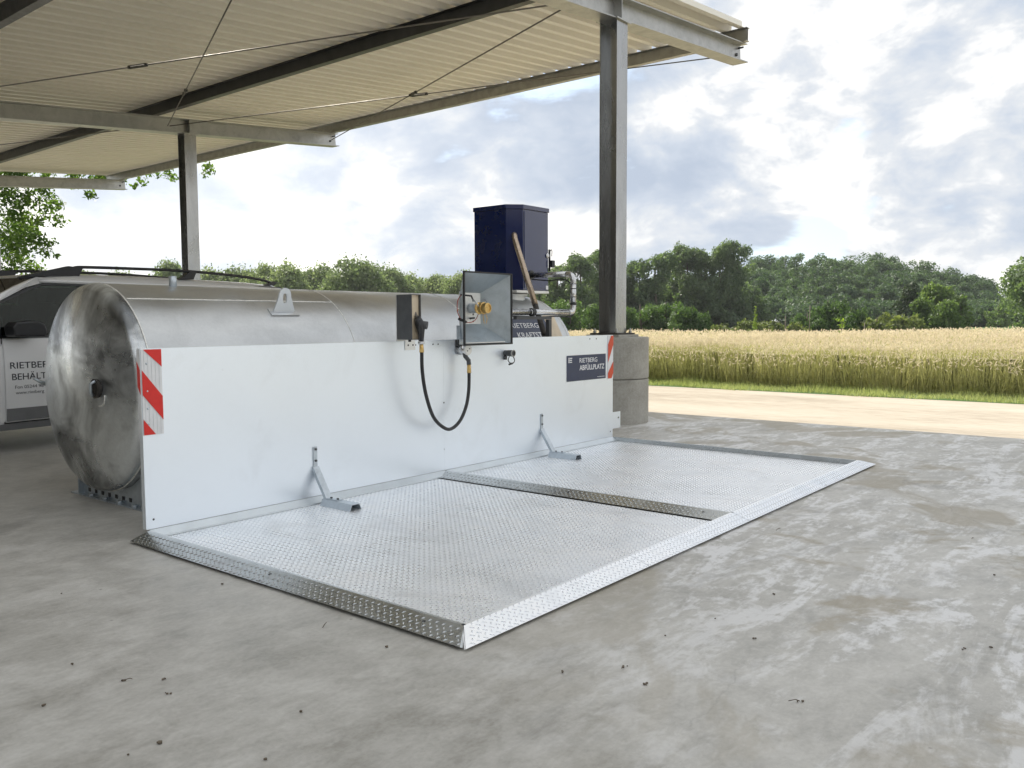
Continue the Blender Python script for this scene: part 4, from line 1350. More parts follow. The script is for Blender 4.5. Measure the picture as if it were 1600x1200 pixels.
def catmull(pts, n=10):
    out = []
    P = [pts[0] + (pts[0] - pts[1])] + pts + [pts[-1] + (pts[-1] - pts[-2])]
    for i in range(1, len(P) - 2):
        for k in range(n):
            t_ = k / n
            out.append(.5 * ((2 * P[i]) + (-P[i - 1] + P[i + 1]) * t_ + (2 * P[i - 1] - 5 * P[i] + 4 * P[i + 1] - P[i + 2]) * t_ ** 2 + (-P[i - 1] + 3 * P[i] - 3 * P[i + 1] + P[i + 2]) * t_ ** 3))
    out.append(pts[-1])
    return out


MB().tube(catmull(ctrl, 12), .0165, 14).build('hose', 'black_rubber', hz)
MB().tube([(3.235, -.12, 1.0), (3.235, -.118, 1.085)], .020, 12, True, [.022, .018]).build('brass_end', 'brass', hz)
MB().tube([(3.235, -.118, 1.08), (3.238, -.112, 1.12), (3.205, -.10, 1.16), (3.200, -.09, 1.20)], .022, 12).build('elbow', 'grey_plastic', hz)
MB().tube([(3.22, -.012, 1.225), (3.22, -.115, 1.225)], .052, 24).build('swivel_body', 'steel_pipe', hz)
sd = MB().lathe([(0, .012), (.050, .012), (.056, 0)], (3.22, -.116, 1.225), (0, -1, 0), 24, False).build('swivel_disc', 'galv_plate', hz)
MB().lathe([(0, .003), (.006, .003), (.006, 0)], (3.235, -.1285, 1.235), (0, -1, 0), 8, False).lathe([(0, .003), (.006, .003), (.006, 0)], (3.205, -.1285, 1.215), (0, -1, 0), 8, False).build('bolt', 'black_plastic', hz)
MB().box((3.17, -.012, 1.25), (3.185, -.003, 1.323)).box((3.20, -.012, 1.25), (3.215, -.003, 1.323)).build('hanger', 'grey_plastic', hz)

# filling funnel
fn = thing('filling_funnel', 'large square galvanized funnel with brass coupling above the wall', 'funnel', (3.4, 0, 1.3))
RX = (3.055, 3.765); RZ = (1.276, 1.968); FY = -.225
KX = (3.25, 3.55); KZ = (1.474, 1.782); KY = 0.0
R4 = [Vector((RX[0], FY, RZ[0])), Vector((RX[1], FY, RZ[0])), Vector((RX[1], FY, RZ[1])), Vector((RX[0], FY, RZ[1]))]
K4 = [Vector((KX[0], KY, KZ[0])), Vector((KX[1], KY, KZ[0])), Vector((KX[1], KY, KZ[1])), Vector((KX[0], KY, KZ[1]))]
for i in range(4):
    j = (i + 1) % 4
    a, b_, c, d = R4[i], R4[j], K4[j], K4[i]
    nn = (b_ - a).cross(d - a).normalized()
    cen = (R4[0] + R4[2]) / 2
    if nn.dot(a - cen) < 0: nn = -nn
    MB().poly([a, b_, c, d], nn * .003).build('funnel_side', 'galv_funnel', fn)
MB().box((KX[0] - .01, .0035, KZ[0] - .01), (KX[1] + .01, .0085, KZ[1] + .01)).build('back_plate', 'galv_plate', fn)
# dark rubber edge
for i in range(4):
    j = (i + 1) % 4
    d = (R4[j] - R4[i]).normalized() * .008
    MB().bar(R4[i] - d * 0, R4[j] + d, .015, .018, (0, 1, 0)).build('edge_trim', 'black_rubber', fn)
MB().box((RX[0] + .03, FY + .003, RZ[0] + .014), (RX[1] - .10, FY + .07, RZ[0] + .022)).build('drip_lip', 'galv_plate', fn)
MB().box((KX[0], .009, 1.2), (KX[1], .055, 1.46)).build('mount', 'galv_bracket', fn)
CX, CZ = 3.40, 1.628
MB().tube([(CX, 0.003, CZ), (CX, -.10, CZ)], .048, 20, True, [.05, .044]).build('pipe_stub', 'galv_bracket', fn)
cp = MB().lathe([(0, 0), (.056, 0), (.062, .02), (.050, .03), (.050, .05), (.060, .055), (.060, .075), (.045, .08)], (CX, -.10, CZ), (0, -1, 0), 24, False).build('coupling', 'brass', fn)
MB().lathe([(.045, 0), (.052, .004), (.052, .045), (.046, .050), (.036, .050), (.036, .042), (0, .042)], (CX, -.182, CZ), (0, -1, 0), 24, False).build('coupling_cap', 'brass', fn)
for s_ in (-1, 1):
    MB().tube([(CX + s_ * .055, -.16, CZ + .01), (CX + s_ * .085, -.15, CZ + .05), (CX + s_ * .09, -.10, CZ + .09)], .007, 6).build('cam_lever', 'steel_pipe', fn)
    MB().tube([(CX + s_ * .02, -.18, CZ - .06), (CX + s_ * .03, -.19, CZ - .10), (CX + s_ * .015, -.19, CZ - .15)], .004, 6).build('keeper_chain', 'brass', fn)
MB().tube([Vector((CX - .05, -.08, CZ + .07)), Vector((CX - .09, -.09, CZ + .12)), Vector((CX - .26, -.11, CZ + .125))], .009, 8).build('sensor_cable', 'black_rubber', fn)
loop = [Vector((CX + .0, -.10, CZ - .06)), Vector((CX - .08, -.13, CZ - .115)), Vector((CX - .20, -.16, CZ - .14)), Vector((CX - .34, -.19, CZ - .115)), Vector((CX - .42, -.21, CZ - .04)), Vector((CX - .41, -.20, CZ + .05)), Vector((CX - .36, -.18, CZ + .10)), Vector((CX - .30, -.15, CZ + .12))]
MB().tube(catmull(loop, 6), .004, 6).build('earthing_wire', 'wire_red', fn)
MB().tube([loop[3] + Vector((-.04, 0, .01)), loop[3] + Vector((.06, 0, -.02))], .014, 8).build('wire_joint', 'black_rubber', fn)
MB().tube([(CX + .02, -.03, CZ - .095), (CX - .05, -.035, CZ - .10)], .010, 8).build('clamp', 'grey_plastic', fn)
for (x, z) in ((3.29, 1.50), (3.44, 1.50), (3.44, 1.57)):
    MB().lathe([(0, .006), (.008, .005), (.010, 0)], (x, .003, z), (0, -1, 0), 8).build('bolt', 'grey_plastic', fn)

# earthing socket on the wall right of the funnel
es = thing('wall_socket', 'small grey round plug socket with a dangling cap loop on the wall', 'socket', (3.95, 0, 1.17))
MB().tube([(3.93, -.002, 1.168), (3.93, -.105, 1.168)], .032, 16, True, [.030, .033]).build('socket_body', 'grey_plastic', es)
MB().lathe([(.034, 0), (.036, .012), (.028, .012), (.026, -.02), (0, -.02)], (3.93, -.106, 1.168), (0, -1, 0), 18, False).build('socket_ring', 'steel_grey', es)
MB().box((3.90, -.03, 1.10), (3.93, -.006, 1.14)).build('clip', 'grey_plastic', es)
MB().tube(catmull([Vector((3.93, -.06, 1.135)), Vector((3.90, -.07, 1.09)), Vector((3.94, -.085, 1.06)), Vector((3.985, -.085, 1.085)), Vector((3.97, -.08, 1.13)), Vector((3.93, -.07, 1.14))], 6), .005, 6).build('cap_strap', 'black_rubber', es)
MB().tube([(3.90, -.08, 1.052), (3.95, -.085, 1.062)], .010, 8).build('plug_cap', 'black_rubber', es)

# ------------------------------------------------------------------ fuel tank
TX0, TX1, TY, TZ, TR = 0.40, 6.0, 1.445, .967, .86
tank = thing('fuel_tank', 'long galvanized steel fuel tank lying behind the white wall', 'tank', (3.2, TY, 0))
MB().lathe([(TR, 0), (TR, .01), (TR, TX1 - TX0 - .01), (TR, TX1 - TX0)], (TX0, TY, TZ), (1, 0, 0), 96).build('shell', 'galv_tank', tank)


def head(x, s):
    prof = []
    h = .24
    kn = .10
    # knuckle then shallow dome
    for i in range(13):
        a = i / 12 * math.radians(75)
        prof.append((TR - kn + kn * math.cos(a), .01 + kn * math.sin(a)))
    r1, h1 = prof[-1]
    Rd = r1 / math.sin(math.radians(15))
    for i in range(1, 17):
        a = math.radians(15) * (1 - i / 16)
        prof.append((Rd * math.sin(a), h1 + Rd * (math.cos(a) - math.cos(math.radians(15)))))
    prof = [(TR - .001, .0)] + prof
    return MB().lathe(prof, (x, TY, TZ), (s, 0, 0), 96)


hd = head(TX0 - .004, -1).build('tank_head', 'galv_head', tank)
head(TX1 + .004, 1).build('tank_head', 'galv_tank', tank)


def ring(x, r=.004):
    n = 96
    mb = MB()
    mb.tube([(x, TY + (TR + .001) * math.cos(a), TZ + (TR + .001) * math.sin(a)) for a in [2 * math.pi * k / n for k in range(n + 1)]], r, 6, False)
    return mb.build('weld_seam', 'weld_bead', tank)


ring(TX0 + .0, .006); ring(2.465); ring(4.20, .004); ring(TX1, .005)
a = math.radians(57.6)
pts = []
for i in range(120):
    x = TX0 + .02 + (2.44 - TX0) * i / 119
    pts.append((x, TY - math.cos(a) * (TR + .001) + random.uniform(-.001, .001), TZ + math.sin(a) * (TR + .001) + random.uniform(-.001, .001)))
MB().tube(pts, .0045, 6, True).build('weld_seam', 'weld_bead', tank)


# lifting lugs
def lug(x, ang):
    a = math.radians(ang)
    base = Vector((x, TY - math.cos(a) * TR, TZ + math.sin(a) * TR)); n = Vector((0, -math.cos(a), math.sin(a)))
    X = Vector((1, 0, 0)); U = Vector((0, -.12, 1)).normalized()
    N = X.cross(U)
    base = base + n * .004
    outer = [(-.115, 0), (.115, 0), (.105, .03), (.065, .14)] + [(.065 * math.cos(t_), .155 + .065 * math.sin(t_)) for t_ in [math.pi * k / 10 for k in range(11)]] + [(-.065, .14), (-.105, .03)]
    # plate with slot: build as ring of quads
    m_ = 28
    def ring_pts(f, n_):
        return [f(k / n_) for k in range(n_)]
    # resample the outer outline evenly
    L = [0]; oc = outer + [outer[0]]
    for i in range(len(outer)): L.append(L[-1] + math.hypot(oc[i + 1][0] - oc[i][0], oc[i + 1][1] - oc[i][1]))
    ou = []
    for k in range(m_):
        d = L[-1] * k / m_; i = max(j for j in range(len(L) - 1) if L[j] <= d); f = (d - L[i]) / max(1e-9, L[i + 1] - L[i])
        ou.append((oc[i][0] * (1 - f) + oc[i + 1][0] * f, oc[i][1] * (1 - f) + oc[i + 1][1] * f))
    cen = (0, .125)
    inn = []
    for p in ou:
        an = math.atan2(p[1] - cen[1], p[0] - cen[0])
        ix, iz = .022 * math.cos(an), .022 * math.sin(an)
        iz += .022 * (1 if math.sin(an) > 0 else -1) * min(1, abs(math.sin(an)) * 3)
        inn.append((ix, cen[1] + iz))
    mb = MB(); th = .015
    def W(p, d): return base + X * p[0] + U * p[1] + N * d
    vs = [W(p, 0) for p in ou] + [W(p, 0) for p in inn] + [W(p, th) for p in ou] + [W(p, th) for p in inn]
    fs = []
    for k in range(m_):
        j = (k + 1) % m_
        fs += [(k, j, m_ + j, m_ + k), (2 * m_ + k, 3 * m_ + k, 3 * m_ + j, 2 * m_ + j), (k, 2 * m_ + k, 2 * m_ + j, j), (m_ + k, m_ + j, 3 * m_ + j, 3 * m_ + k)]
    mb.add(vs, fs)
    o = mb.build('lifting_lug', 'galv_panel', tank)
    T = Vector((0, math.sin(a), math.cos(a)))
    MB().poly([base - X * .15 - T * .05 - n * .006, base + X * .15 - T * .05 - n * .006, base + X * .15 + T * .04 - n * .006, base - X * .15 + T * .04 - n * .006], n * .012).build('doubler_plate', 'galv_tank', o)


lug(1.80, 46.5)
# fittings on top
MB().tube([(0.99, 1.30, TZ + TR - .02), (0.99, 1.30, TZ + TR + .075)], .032, 16).build('vent_stub', 'galv_bracket', tank)
# manual boss with bracket on the near head
hx = TX0 - .200
HB = Vector((hx, TY - .36, TZ + .02))
bo = MB().lathe([(.072, .0), (.078, .030), (.060, .034), (.055, .012), (0, .010)], HB + Vector((.012, 0, 0)), (-1, 0, 0), 24, False).build('head_boss', 'rust_dark', tank)
MB().tube([HB + Vector((-.02, -.03, .06)), HB + Vector((-.045, .0, .04)), HB + Vector((-.045, .0, -.03)), HB + Vector((-.02, .02, -.06))], .013, 8).build('handle', 'galv_bracket', bo)
MB().tube(catmull([HB + Vector((.016, -.10, -.05)), HB + Vector((.014, -.085, -.115)), HB + Vector((.014, -.01, -.14)), HB + Vector((.016, .075, -.11))], 6), .006, 6).build('weld_bead', 'weld_bead', bo)
# side lever valve at the rear of the tank
lv = MB().tube([(.36, 2.30, .945), (.46, 2.28, .945)], .03, 12).build('drain_valve', 'navy_paint', tank)
MB().tube([(.36, 2.30, .945), (.27, 2.30, .99), (.225, 2.30, 1.02)], .016, 8, True, [.020, .015, .013]).build('valve_lever', 'galv_bracket', lv)


# saddles
def saddle(x):
    y0, y1 = TY - .58, TY + .52
    n = 24
    out = []
    top = [(y0, .30)]
    poly = [(y0, .012), (y0, .26)]
    for k in range(n + 1):
        y = y0 + .005 + (y1 - y0 - .01) * k / n
        poly.append((y, max(.04, TZ - math.sqrt(max(0, (TR + .004) ** 2 - (y - TY) ** 2)))))
    poly += [(y1, .26), (y1, .012)]
    sp = MB()
    vs = []
    # quad strip from base to arc for clean triangulation
    pts = poly[2:-2]
    for d in (0, .012):
        for (y, z) in pts:
            vs += [(x + d, y, .012), (x + d, y, z)]
    m_ = len(pts)
    fs = []
    for k in range(m_ - 1):
        a, b_, c, d = 2 * k, 2 * k + 1, 2 * k + 3, 2 * k + 2
        fs += [(a, b_, c, d), (2 * m_ + a, 2 * m_ + d, 2 * m_ + c, 2 * m_ + b_), (b_, 2 * m_ + b_, 2 * m_ + c, c)]
    sp.add(vs, fs)
    o = sp.build('saddle', 'galv_bracket', tank)
    MB().box((x - .05, y0 - .06, .001), (x + .30, y1 + .14, .0115)).build('base_plate', 'galv_bracket', o)
    MB().box((x - .045, y0 - .004, .012), (x - .001, y0 + .008, .30)).box((x - .045, y1 - .008, .012), (x - .001, y1 + .004, .30)).build('flange', 'galv_bracket', o)
    for i in range(7):
        MB().box((x - .004, y1 - .14 - i * .12, .035), (x - .0005, y1 - .10 - i * .12, .068)).build('slot', 'black_plastic', o)
    MB().box((x - .005, y1 - .055, .12), (x - .001, y1 - .03, .19)).build('slot', 'black_plastic', o)
    # inner flanges and bolts
    for i in range(4):
        MB().lathe([(0, .02), (.022, .02), (.022, 0)], (x - .025, y0 + .15 + i * .25, .0125), (0, 0, 1), 6, False).build('bolt', 'galv_bracket', o)


saddle(.46); saddle(5.4)

# name plate on the tank (leaning on the shell)
a = math.radians(28)
nn = Vector((0, -math.cos(a), math.sin(a))); ud = Vector((0, math.sin(a), math.cos(a)))
cen = Vector((4.30, TY, TZ)) + nn * (TR + .012)
s, xd, ud2, n2 = sign(tank, cen - ud * .15, (1, 0, 0), ud, 1.32, .32)
o0 = cen - ud * .15 + n2 * .0048
text_part('lettering', 'RIETBERG', 'white_print', s, o0 + Vector((.60, 0, 0)) + ud * .195, (1, 0, 0), ud, .095, .0006, .54)
text_part('lettering', 'KRAFTST', 'white_print', s, o0 + Vector((.66, 0, 0)) + ud * .06, (1, 0, 0), ud, .105, .0006, .48, .0015)
text_part('lettering', 'C', 'white_print', s, o0 + Vector((.50, 0, 0)) + ud * .20, (1, 0, 0), ud, .09, .0006, .06)
# pale panel on the tank right of the bracket
MB().poly([Vector((5.62, 0, 0)) + Vector((0, TY, TZ)) + nn * (TR + .006) - ud * .1, Vector((5.86, 0, 0)) + Vector((0, TY, TZ)) + nn * (TR + .006) - ud * .1, Vector((5.86, 0, 0)) + Vector((0, TY, TZ)) + nn * (TR + .006) + ud * .22, Vector((5.62, 0, 0)) + Vector((0, TY, TZ)) + nn * (TR + .006) + ud * .22], nn * .004).build('data_plate', 'cream_paint', tank)

# ------------------------------------------------------------------ pump cabinet with pipes
cab = thing('pump_cabinet', 'dark blue steel cabinet with chamfered corner standing on the tank', 'cabinet', (5.6, 1.27, 1.88))
cx0, cx1, cy0, cy1, ch = 5.30, 5.975, .95, 1.62, .152
cz0, cz1 = 1.885, 2.885


def oct_poly(g):
    return [(cx0 - g, cy1 + g), (cx0 - g, cy0 + ch - g * .4), (cx0 + ch - g * .4, cy0 - g), (cx1 + g, cy0 - g), (cx1 + g, cy1 + g)]


MB().poly([(x, y, cz0) for x, y in oct_poly(0)], (0, 0, cz1 - cz0)).build('body', 'navy_paint', cab, bevel=.004)
MB().poly([(x, y, cz1 + .001) for x, y in oct_poly(.012)], (0, 0, .055)).build('lid', 'navy_paint', cab, bevel=.006)
MB().box((cx0 + .02, cy0 - .002, cz0 - .03), (cx1 + .012, cy0 + .4, cz0 - .002)).build('base_frame', 'galv_plate', cab)
MB().lathe([(.24, 0), (.24, .12), (.27, .12), (.27, .15), (0, .15)], (5.63, 1.36, cz0 - .19), (0, 0, 1), 32, False).build('manhole_neck', 'galv_tank', cab)
dr = MB().box((cx0 + ch + .02, cy0 - .008, cz0 + .03), (cx1 - .02, cy0 - .001, cz1 - .02)).build('door', 'navy_paint', cab, bevel=.002)
MB().box((cx0 + ch + .02, cy0 - .0095, cz0 + .33), (cx1 - .05, cy0 - .0085, cz0 + .334)).build('door_line', 'black_print', dr) if False else None
MB().lathe([(.03, 0), (.034, .012), (.018, .02), (0, .02)], (cx1 - .03, cy0 - .009, 2.34), (0, -1, 0), 16, False).build('lock', 'steel_pipe', cab)
MB().tube([(cx1 + .015, cy0 - .03, 2.40), (cx1 + .03, cy0 - .035, 2.42), (cx1 + .045, cy0 - .03, 2.40), (cx1 + .04, cy0 - .03, 2.33)], .006, 8).build('shackle', 'steel_pipe', cab)
MB().box((cx1 + .015, cy0 - .055, 2.19), (cx1 + .075, cy0 - .02, 2.28)).build('padlock', 'black_plastic', cab)
MB().box((cx1 + .0, cy0 - .03, 2.14), (cx1 + .012, cy0 - .004, 2.42)).build('hasp', 'steel_dark', cab)
MB().box((cx1 - .06, cy0 - .0095, cz0 + .02), (cx1 - .01, cy0 - .0085, cz0 + .07)).build('sticker', 'white_print', cab)

pp = thing('fill_pipe', 'shiny steel fill pipe looping from the funnel to the blue cabinet', 'pipe', (4.5, .2, 1.6))
path = [Vector((3.40, .012, 1.60)), Vector((3.40, .12, 1.60)), Vector((3.46, .195, 1.60)), Vector((3.6, .2, 1.60))]
MB().tube(catmull(path, 5), .034, 16).build('elbow', 'steel_pipe', pp)
MB().tube([(3.6, .2, 1.60), (4.62, .2, 1.60)], .034, 16).build('pipe', 'steel_pipe', pp)
MB().tube([(4.62, .2, 1.60), (5.36, .2, 1.60)], .034, 16).build('pipe', 'steel_pipe', pp)
MB().lathe([(.035, -.03), (.045, -.028), (.045, .028), (.035, .03)], (4.66, .2, 1.60), (1, 0, 0), 20, False).build('clamp', 'black_rubber', pp)
MB().tube(catmull([Vector((5.36, .2, 1.60)), Vector((5.42, .2, 1.605)), Vector((5.455, .2, 1.63)), Vector((5.465, .2, 1.69))], 6), .036, 16).build('elbow', 'steel_pipe', pp)
MB().lathe([(.036, 0), (.042, .002), (.042, .02), (.036, .022)], (5.465, .2, 1.69), (0, 0, 1), 20, False).build('collar', 'steel_dark', pp)
MB().tube([(5.465, .2, 1.69), (5.465, .2, 1.94)], .035, 16).build('pipe', 'steel_pipe', pp)
MB().tube(catmull([Vector((5.465, .2, 1.94)), Vector((5.467, .205, 2.00)), Vector((5.475, .24, 2.045)), Vector((5.488, .31, 2.06))], 6), .036, 16).build('elbow', 'steel_pipe', pp)
MB().tube([(5.488, .31, 2.06), (5.60, .948, 2.075)], .034, 16).build('pipe', 'steel_pipe', pp)
MB().lathe([(.036, 0), (.06, .0), (.06, .02), (.036, .022)], (5.60, .925, 2.075), (0, 1, 0), 20, False).build('flange', 'steel_dark', pp)
# cable strapped below pipe
cab_pts = [Vector((5.58, .90, 2.02)), Vector((5.54, .6, 1.995)), Vector((5.50, .36, 2.00)), Vector((5.50, .23, 1.90)), Vector((5.505, .21, 1.7)), Vector((5.44, .2, 1.56)), Vector((5.1, .2, 1.555)), Vector((4.8, .2, 1.545)), Vector((4.3, .2, 1.555)), Vector((3.9, .2, 1.55))]
MB().tube(catmull(cab_pts, 8), .008, 6).build('cable', 'black_rubber', pp)
for q in ((5.465, .2, 1.78), (5.465, .2, 1.88)):
    MB().lathe([(.036, 0), (.038, 0), (.038, .008), (.036, .008)], q, (0, 0, 1), 16, False).build('cable_tie', 'black_plastic', pp)

vp = thing('vent_pipe', 'slanting steel pipe with brown reflections in its colour leaning from cabinet corner down to the tank', 'pipe', (5.0, .4, 1.5))
top = Vector((5.37, 1.02, 2.53)); bot = at(851, 524, 9.95)
dd_ = (bot - top)
kk = top + dd_ * .70
MB().tube(catmull([top + Vector((.05, .05, .03)), top + Vector((.01, .01, .035)), top + dd_ * .05, top + dd_ * .3], 6) + [kk], .036, 16).build('pipe', 'steel_pipe_reflect', vp)
mb = MB()
N = 40
mb.tube([kk + (bot - kk) * (i / N) for i in range(N + 1)], .03, 14, True, [.030 + .004 * (i % 2) for i in range(N + 1)])
mb.build('ribbed_hose', 'rust_dark', vp)
br = thing('pipe_bracket', 'black angled bracket carrying the pipes above the wall', 'bracket', (4.9, .2, 1.5))
MB().bar((4.35, .2, 1.535), (4.995, .2, 1.535), .05, .035).build('arm', 'grey_plastic', br)
MB().bar((4.97, .2, 1.516), (4.97, .2, 1.10), .05, .05, (0, 1, 0)).build('upright', 'grey_plastic', br)


# ------------------------------------------------------------------ van
AZ = math.radians(81.5)
DD = Vector((math.sin(AZ), math.cos(AZ), 0)); NN = Vector((-math.cos(AZ), math.sin(AZ), 0))
VP0 = Vector((1.175, 4.906, 0))
van = thing('parked_van', 'silver van with black roof rails parked behind the tank', 'van', VP0 + DD * 1.4 + NN * .98)


def cpt(s, z, n):      # n: distance inward from near door plane
    return VP0 + DD * s + NN * n + Vector((0, 0, z))


FW = 1.96              # full width


def inset(z, s):
    # tumblehome of near side at height z
    zz = [.28, .42, .8, 1.1, 1.33, 2.0, 2.08]
    w = [.05, .012, -.004, 0, .02, .165, .26]
    e_ = np.interp(z, zz, w)
    # plan taper at nose and tail
    e_ += .22 * max(0, (-1.05 - s) / .75) ** 2 + .05 * max(0, (s - 3.6) / .9) ** 2
    return float(e_)


def top_z(s):
    return float(np.interp(s, [-1.82, -1.78, -1.6, -1.15, -.95, 4.45], [.62, .85, 1.02, 1.18, 1.33, 1.33]))


stn = [-1.82, -1.78, -1.7, -1.55, -1.3, -1.05, -.95, -.6, -.25, .3, .98, 1.8, 2.6, 3.4, 3.9, 4.25, 4.42]
zl = [.28, .42, .6, .8, .95, 1.1, 1.22, 1.33]
vs = []; fs = []
ring_n = None
for s in stn:
    tz = top_z(s); row = []
    for z in zl:
        zz = .28 + (z - .28) * (tz - .28) / (1.33 - .28)
        row.append(cpt(s, zz, inset(zz, s)))
    row2 = []
    for z in zl[::-1]:
        zz = .28 + (z - .28) * (tz - .28) / (1.33 - .28)
        row2.append(cpt(s, zz, FW - inset(zz, s)))
    r = row + row2; ring_n = len(r); vs += r
for i in range(len(stn) - 1):
    for k in range(ring_n):
        fs.append((i * ring_n + k, i * ring_n + (k + 1) % ring_n, (i + 1) * ring_n + (k + 1) % ring_n, (i + 1) * ring_n + k))
fs.append(tuple(range(ring_n))); fs.append(tuple((len(stn) - 1) * ring_n + k for k in range(ring_n)))
MB().add(vs, fs, True).build('body', 'car_paint', van)

# roof shell
rs = [.30, .45, .8, 1.6, 2.6, 3.6, 4.1, 4.35]
rz = [2.06, 2.10, 2.125, 2.135, 2.13, 2.12, 2.10, 2.05]
vs = []; fs = []
for s, z in zip(rs, rz):
    pr = [(.150, 1.985), (.165, 2.03), (.21, z - .045), (.32, z - .015), (.6, z), (FW / 2, z + .01)]
    row = [cpt(s, zz if zz < z else z, n) for n, zz in pr]
    row += [cpt(s, zz if zz < z else z, FW - n) for n, zz in pr[::-1][1:]]
    ring_n = len(row); vs += row
for i in range(len(rs) - 1):
    for k in range(ring_n - 1):
        fs.append((i * ring_n + k, i * ring_n + k + 1, (i + 1) * ring_n + k + 1, (i + 1) * ring_n + k))
    # underside
    fs.append((i * ring_n, (i + 1) * ring_n, (i + 1) * ring_n + ring_n - 1, i * ring_n + ring_n - 1))
fs.append(tuple(range(ring_n))); fs.append(tuple((len(rs) - 1) * ring_n + k for k in range(ring_n)))
MB().add(vs, fs, True).build('roof', 'car_paint', van)


def side_poly(pts, th, off=0.0, far=False):
    P = []
    for s, z in pts:
        n = inset(z, s) + off
        P.append(cpt(s, z, FW - n if far else n))
    return MB().poly(P, NN * (-th if far else th))


for far in (False, True):
    # pillars and rails
    side_poly([(-1.0, 1.325), (-.92, 1.325), (-.27, 1.72), (.12, 1.92), (.34, 1.985), (.95, 1.995), (.95, 2.04), (.30, 2.05), (.0, 1.93), (-.34, 1.75)], .05, .0, far).build('a_pillar', 'car_paint', van)
    side_poly([(.93, 1.325), (1.05, 1.325), (1.05, 2.01), (.95, 2.01)], .06, .002, far).build('b_pillar', 'black_plastic', van)
    side_poly([(2.45, 1.325), (2.58, 1.325), (2.58, 2.0), (2.45, 2.0)], .06, .002, far).build('c_pillar', 'black_plastic', van)
    side_poly([(4.05, 1.325), (4.42, 1.325), (4.36, 2.02), (4.05, 2.02)], .06, .002, far).build('d_pillar', 'car_paint', van)
    side_poly([(1.02, 1.955), (4.06, 1.955), (4.06, 2.03), (1.02, 2.03)], .05, -.004, far).build('cant_rail', 'car_paint', van)
    g1 = side_poly([(-.27, 1.345), (-.27, 1.70), (.14, 1.90), (.34, 1.965), (.93, 1.965), (.93, 1.345)], .005, .015, far).build('window', 'car_glass', van)
    side_poly([(1.05, 1.345), (2.45, 1.345), (2.45, 1.955), (1.05, 1.955)], .005, .012, far).build('window', 'car_glass', van)
    side_poly([(2.58, 1.345), (4.05, 1.345), (4.05, 1.955), (2.58, 1.955)], .005, .012, far).build('window', 'car_glass', van)
    side_poly([(-.30, 1.325), (-.24, 1.325), (-.24, 1.725), (-.30, 1.70)], .03, .004, far).build('quarter_pillar', 'black_plastic', van)
    # black frame line round the window
    side_poly([(-.27, 1.715), (.12, 1.905), (.33, 1.975), (.94, 1.98), (.94, 1.96), (.34, 1.955), (.15, 1.885), (-.27, 1.69)], .012, -.002, far).build('window_seal', 'black_plastic', van)
    side_poly([(-.95, 1.335), (.94, 1.335), (.94, 1.36), (-.90, 1.36)], .012, -.004, far).build('window_seal', 'black_plastic', van)
# windscreen and dash
MB().poly([cpt(-.98, 1.34, .08), cpt(-.98, 1.34, FW - .08), cpt(.30, 2.05, FW - .27), cpt(.30, 2.05, .27)], (0.003, 0, .005)).build('windscreen', 'car_glass', van)
MB().poly([cpt(4.40, 1.34, .08), cpt(4.40, 1.34, FW - .08), cpt(4.34, 2.04, FW - .22), cpt(4.34, 2.04, .22)], (0.005, 0, .0)).build('rear_window', 'black_plastic', van)
MB().poly([cpt(-.9, 1.335, .1), cpt(-.9, 1.335, FW - .1), cpt(-.35, 1.335, FW - .1), cpt(-.35, 1.335, .1)], (0, 0, .10)).build('dashboard', 'black_plastic', van)
# seats
for n0 in (.28, 1.12):
    se = MB().poly([cpt(.30, 1.0, n0), cpt(.42, 1.0, n0), cpt(.62, 1.72, n0), cpt(.50, 1.74, n0)], NN * .5).build('seat', 'seat_cloth', van)
    MB().poly([cpt(.52, 1.76, n0 + .12), cpt(.62, 1.75, n0 + .12), cpt(.66, 1.93, n0 + .12), cpt(.57, 1.94, n0 + .12)], NN * .26).build('headrest', 'seat_cloth', se)
MB().poly([cpt(.96, 1.3, .12), cpt(1.0, 1.3, .12), cpt(1.0, 1.96, .22), cpt(.96, 1.96, .22)], NN * (FW - .4)).build('bulkhead', 'seat_cloth', van)
# steering wheel
c = cpt(-.12, 1.40, .52)
MB().tube([c + (NN * math.cos(t_) + (Vector((0, 0, .85)) + DD * .5).normalized() * math.sin(t_)) * .2 for t_ in [2 * math.pi * k / 24 for k in range(25)]], .015, 8, False).build('steering_wheel', 'black_plastic', van)

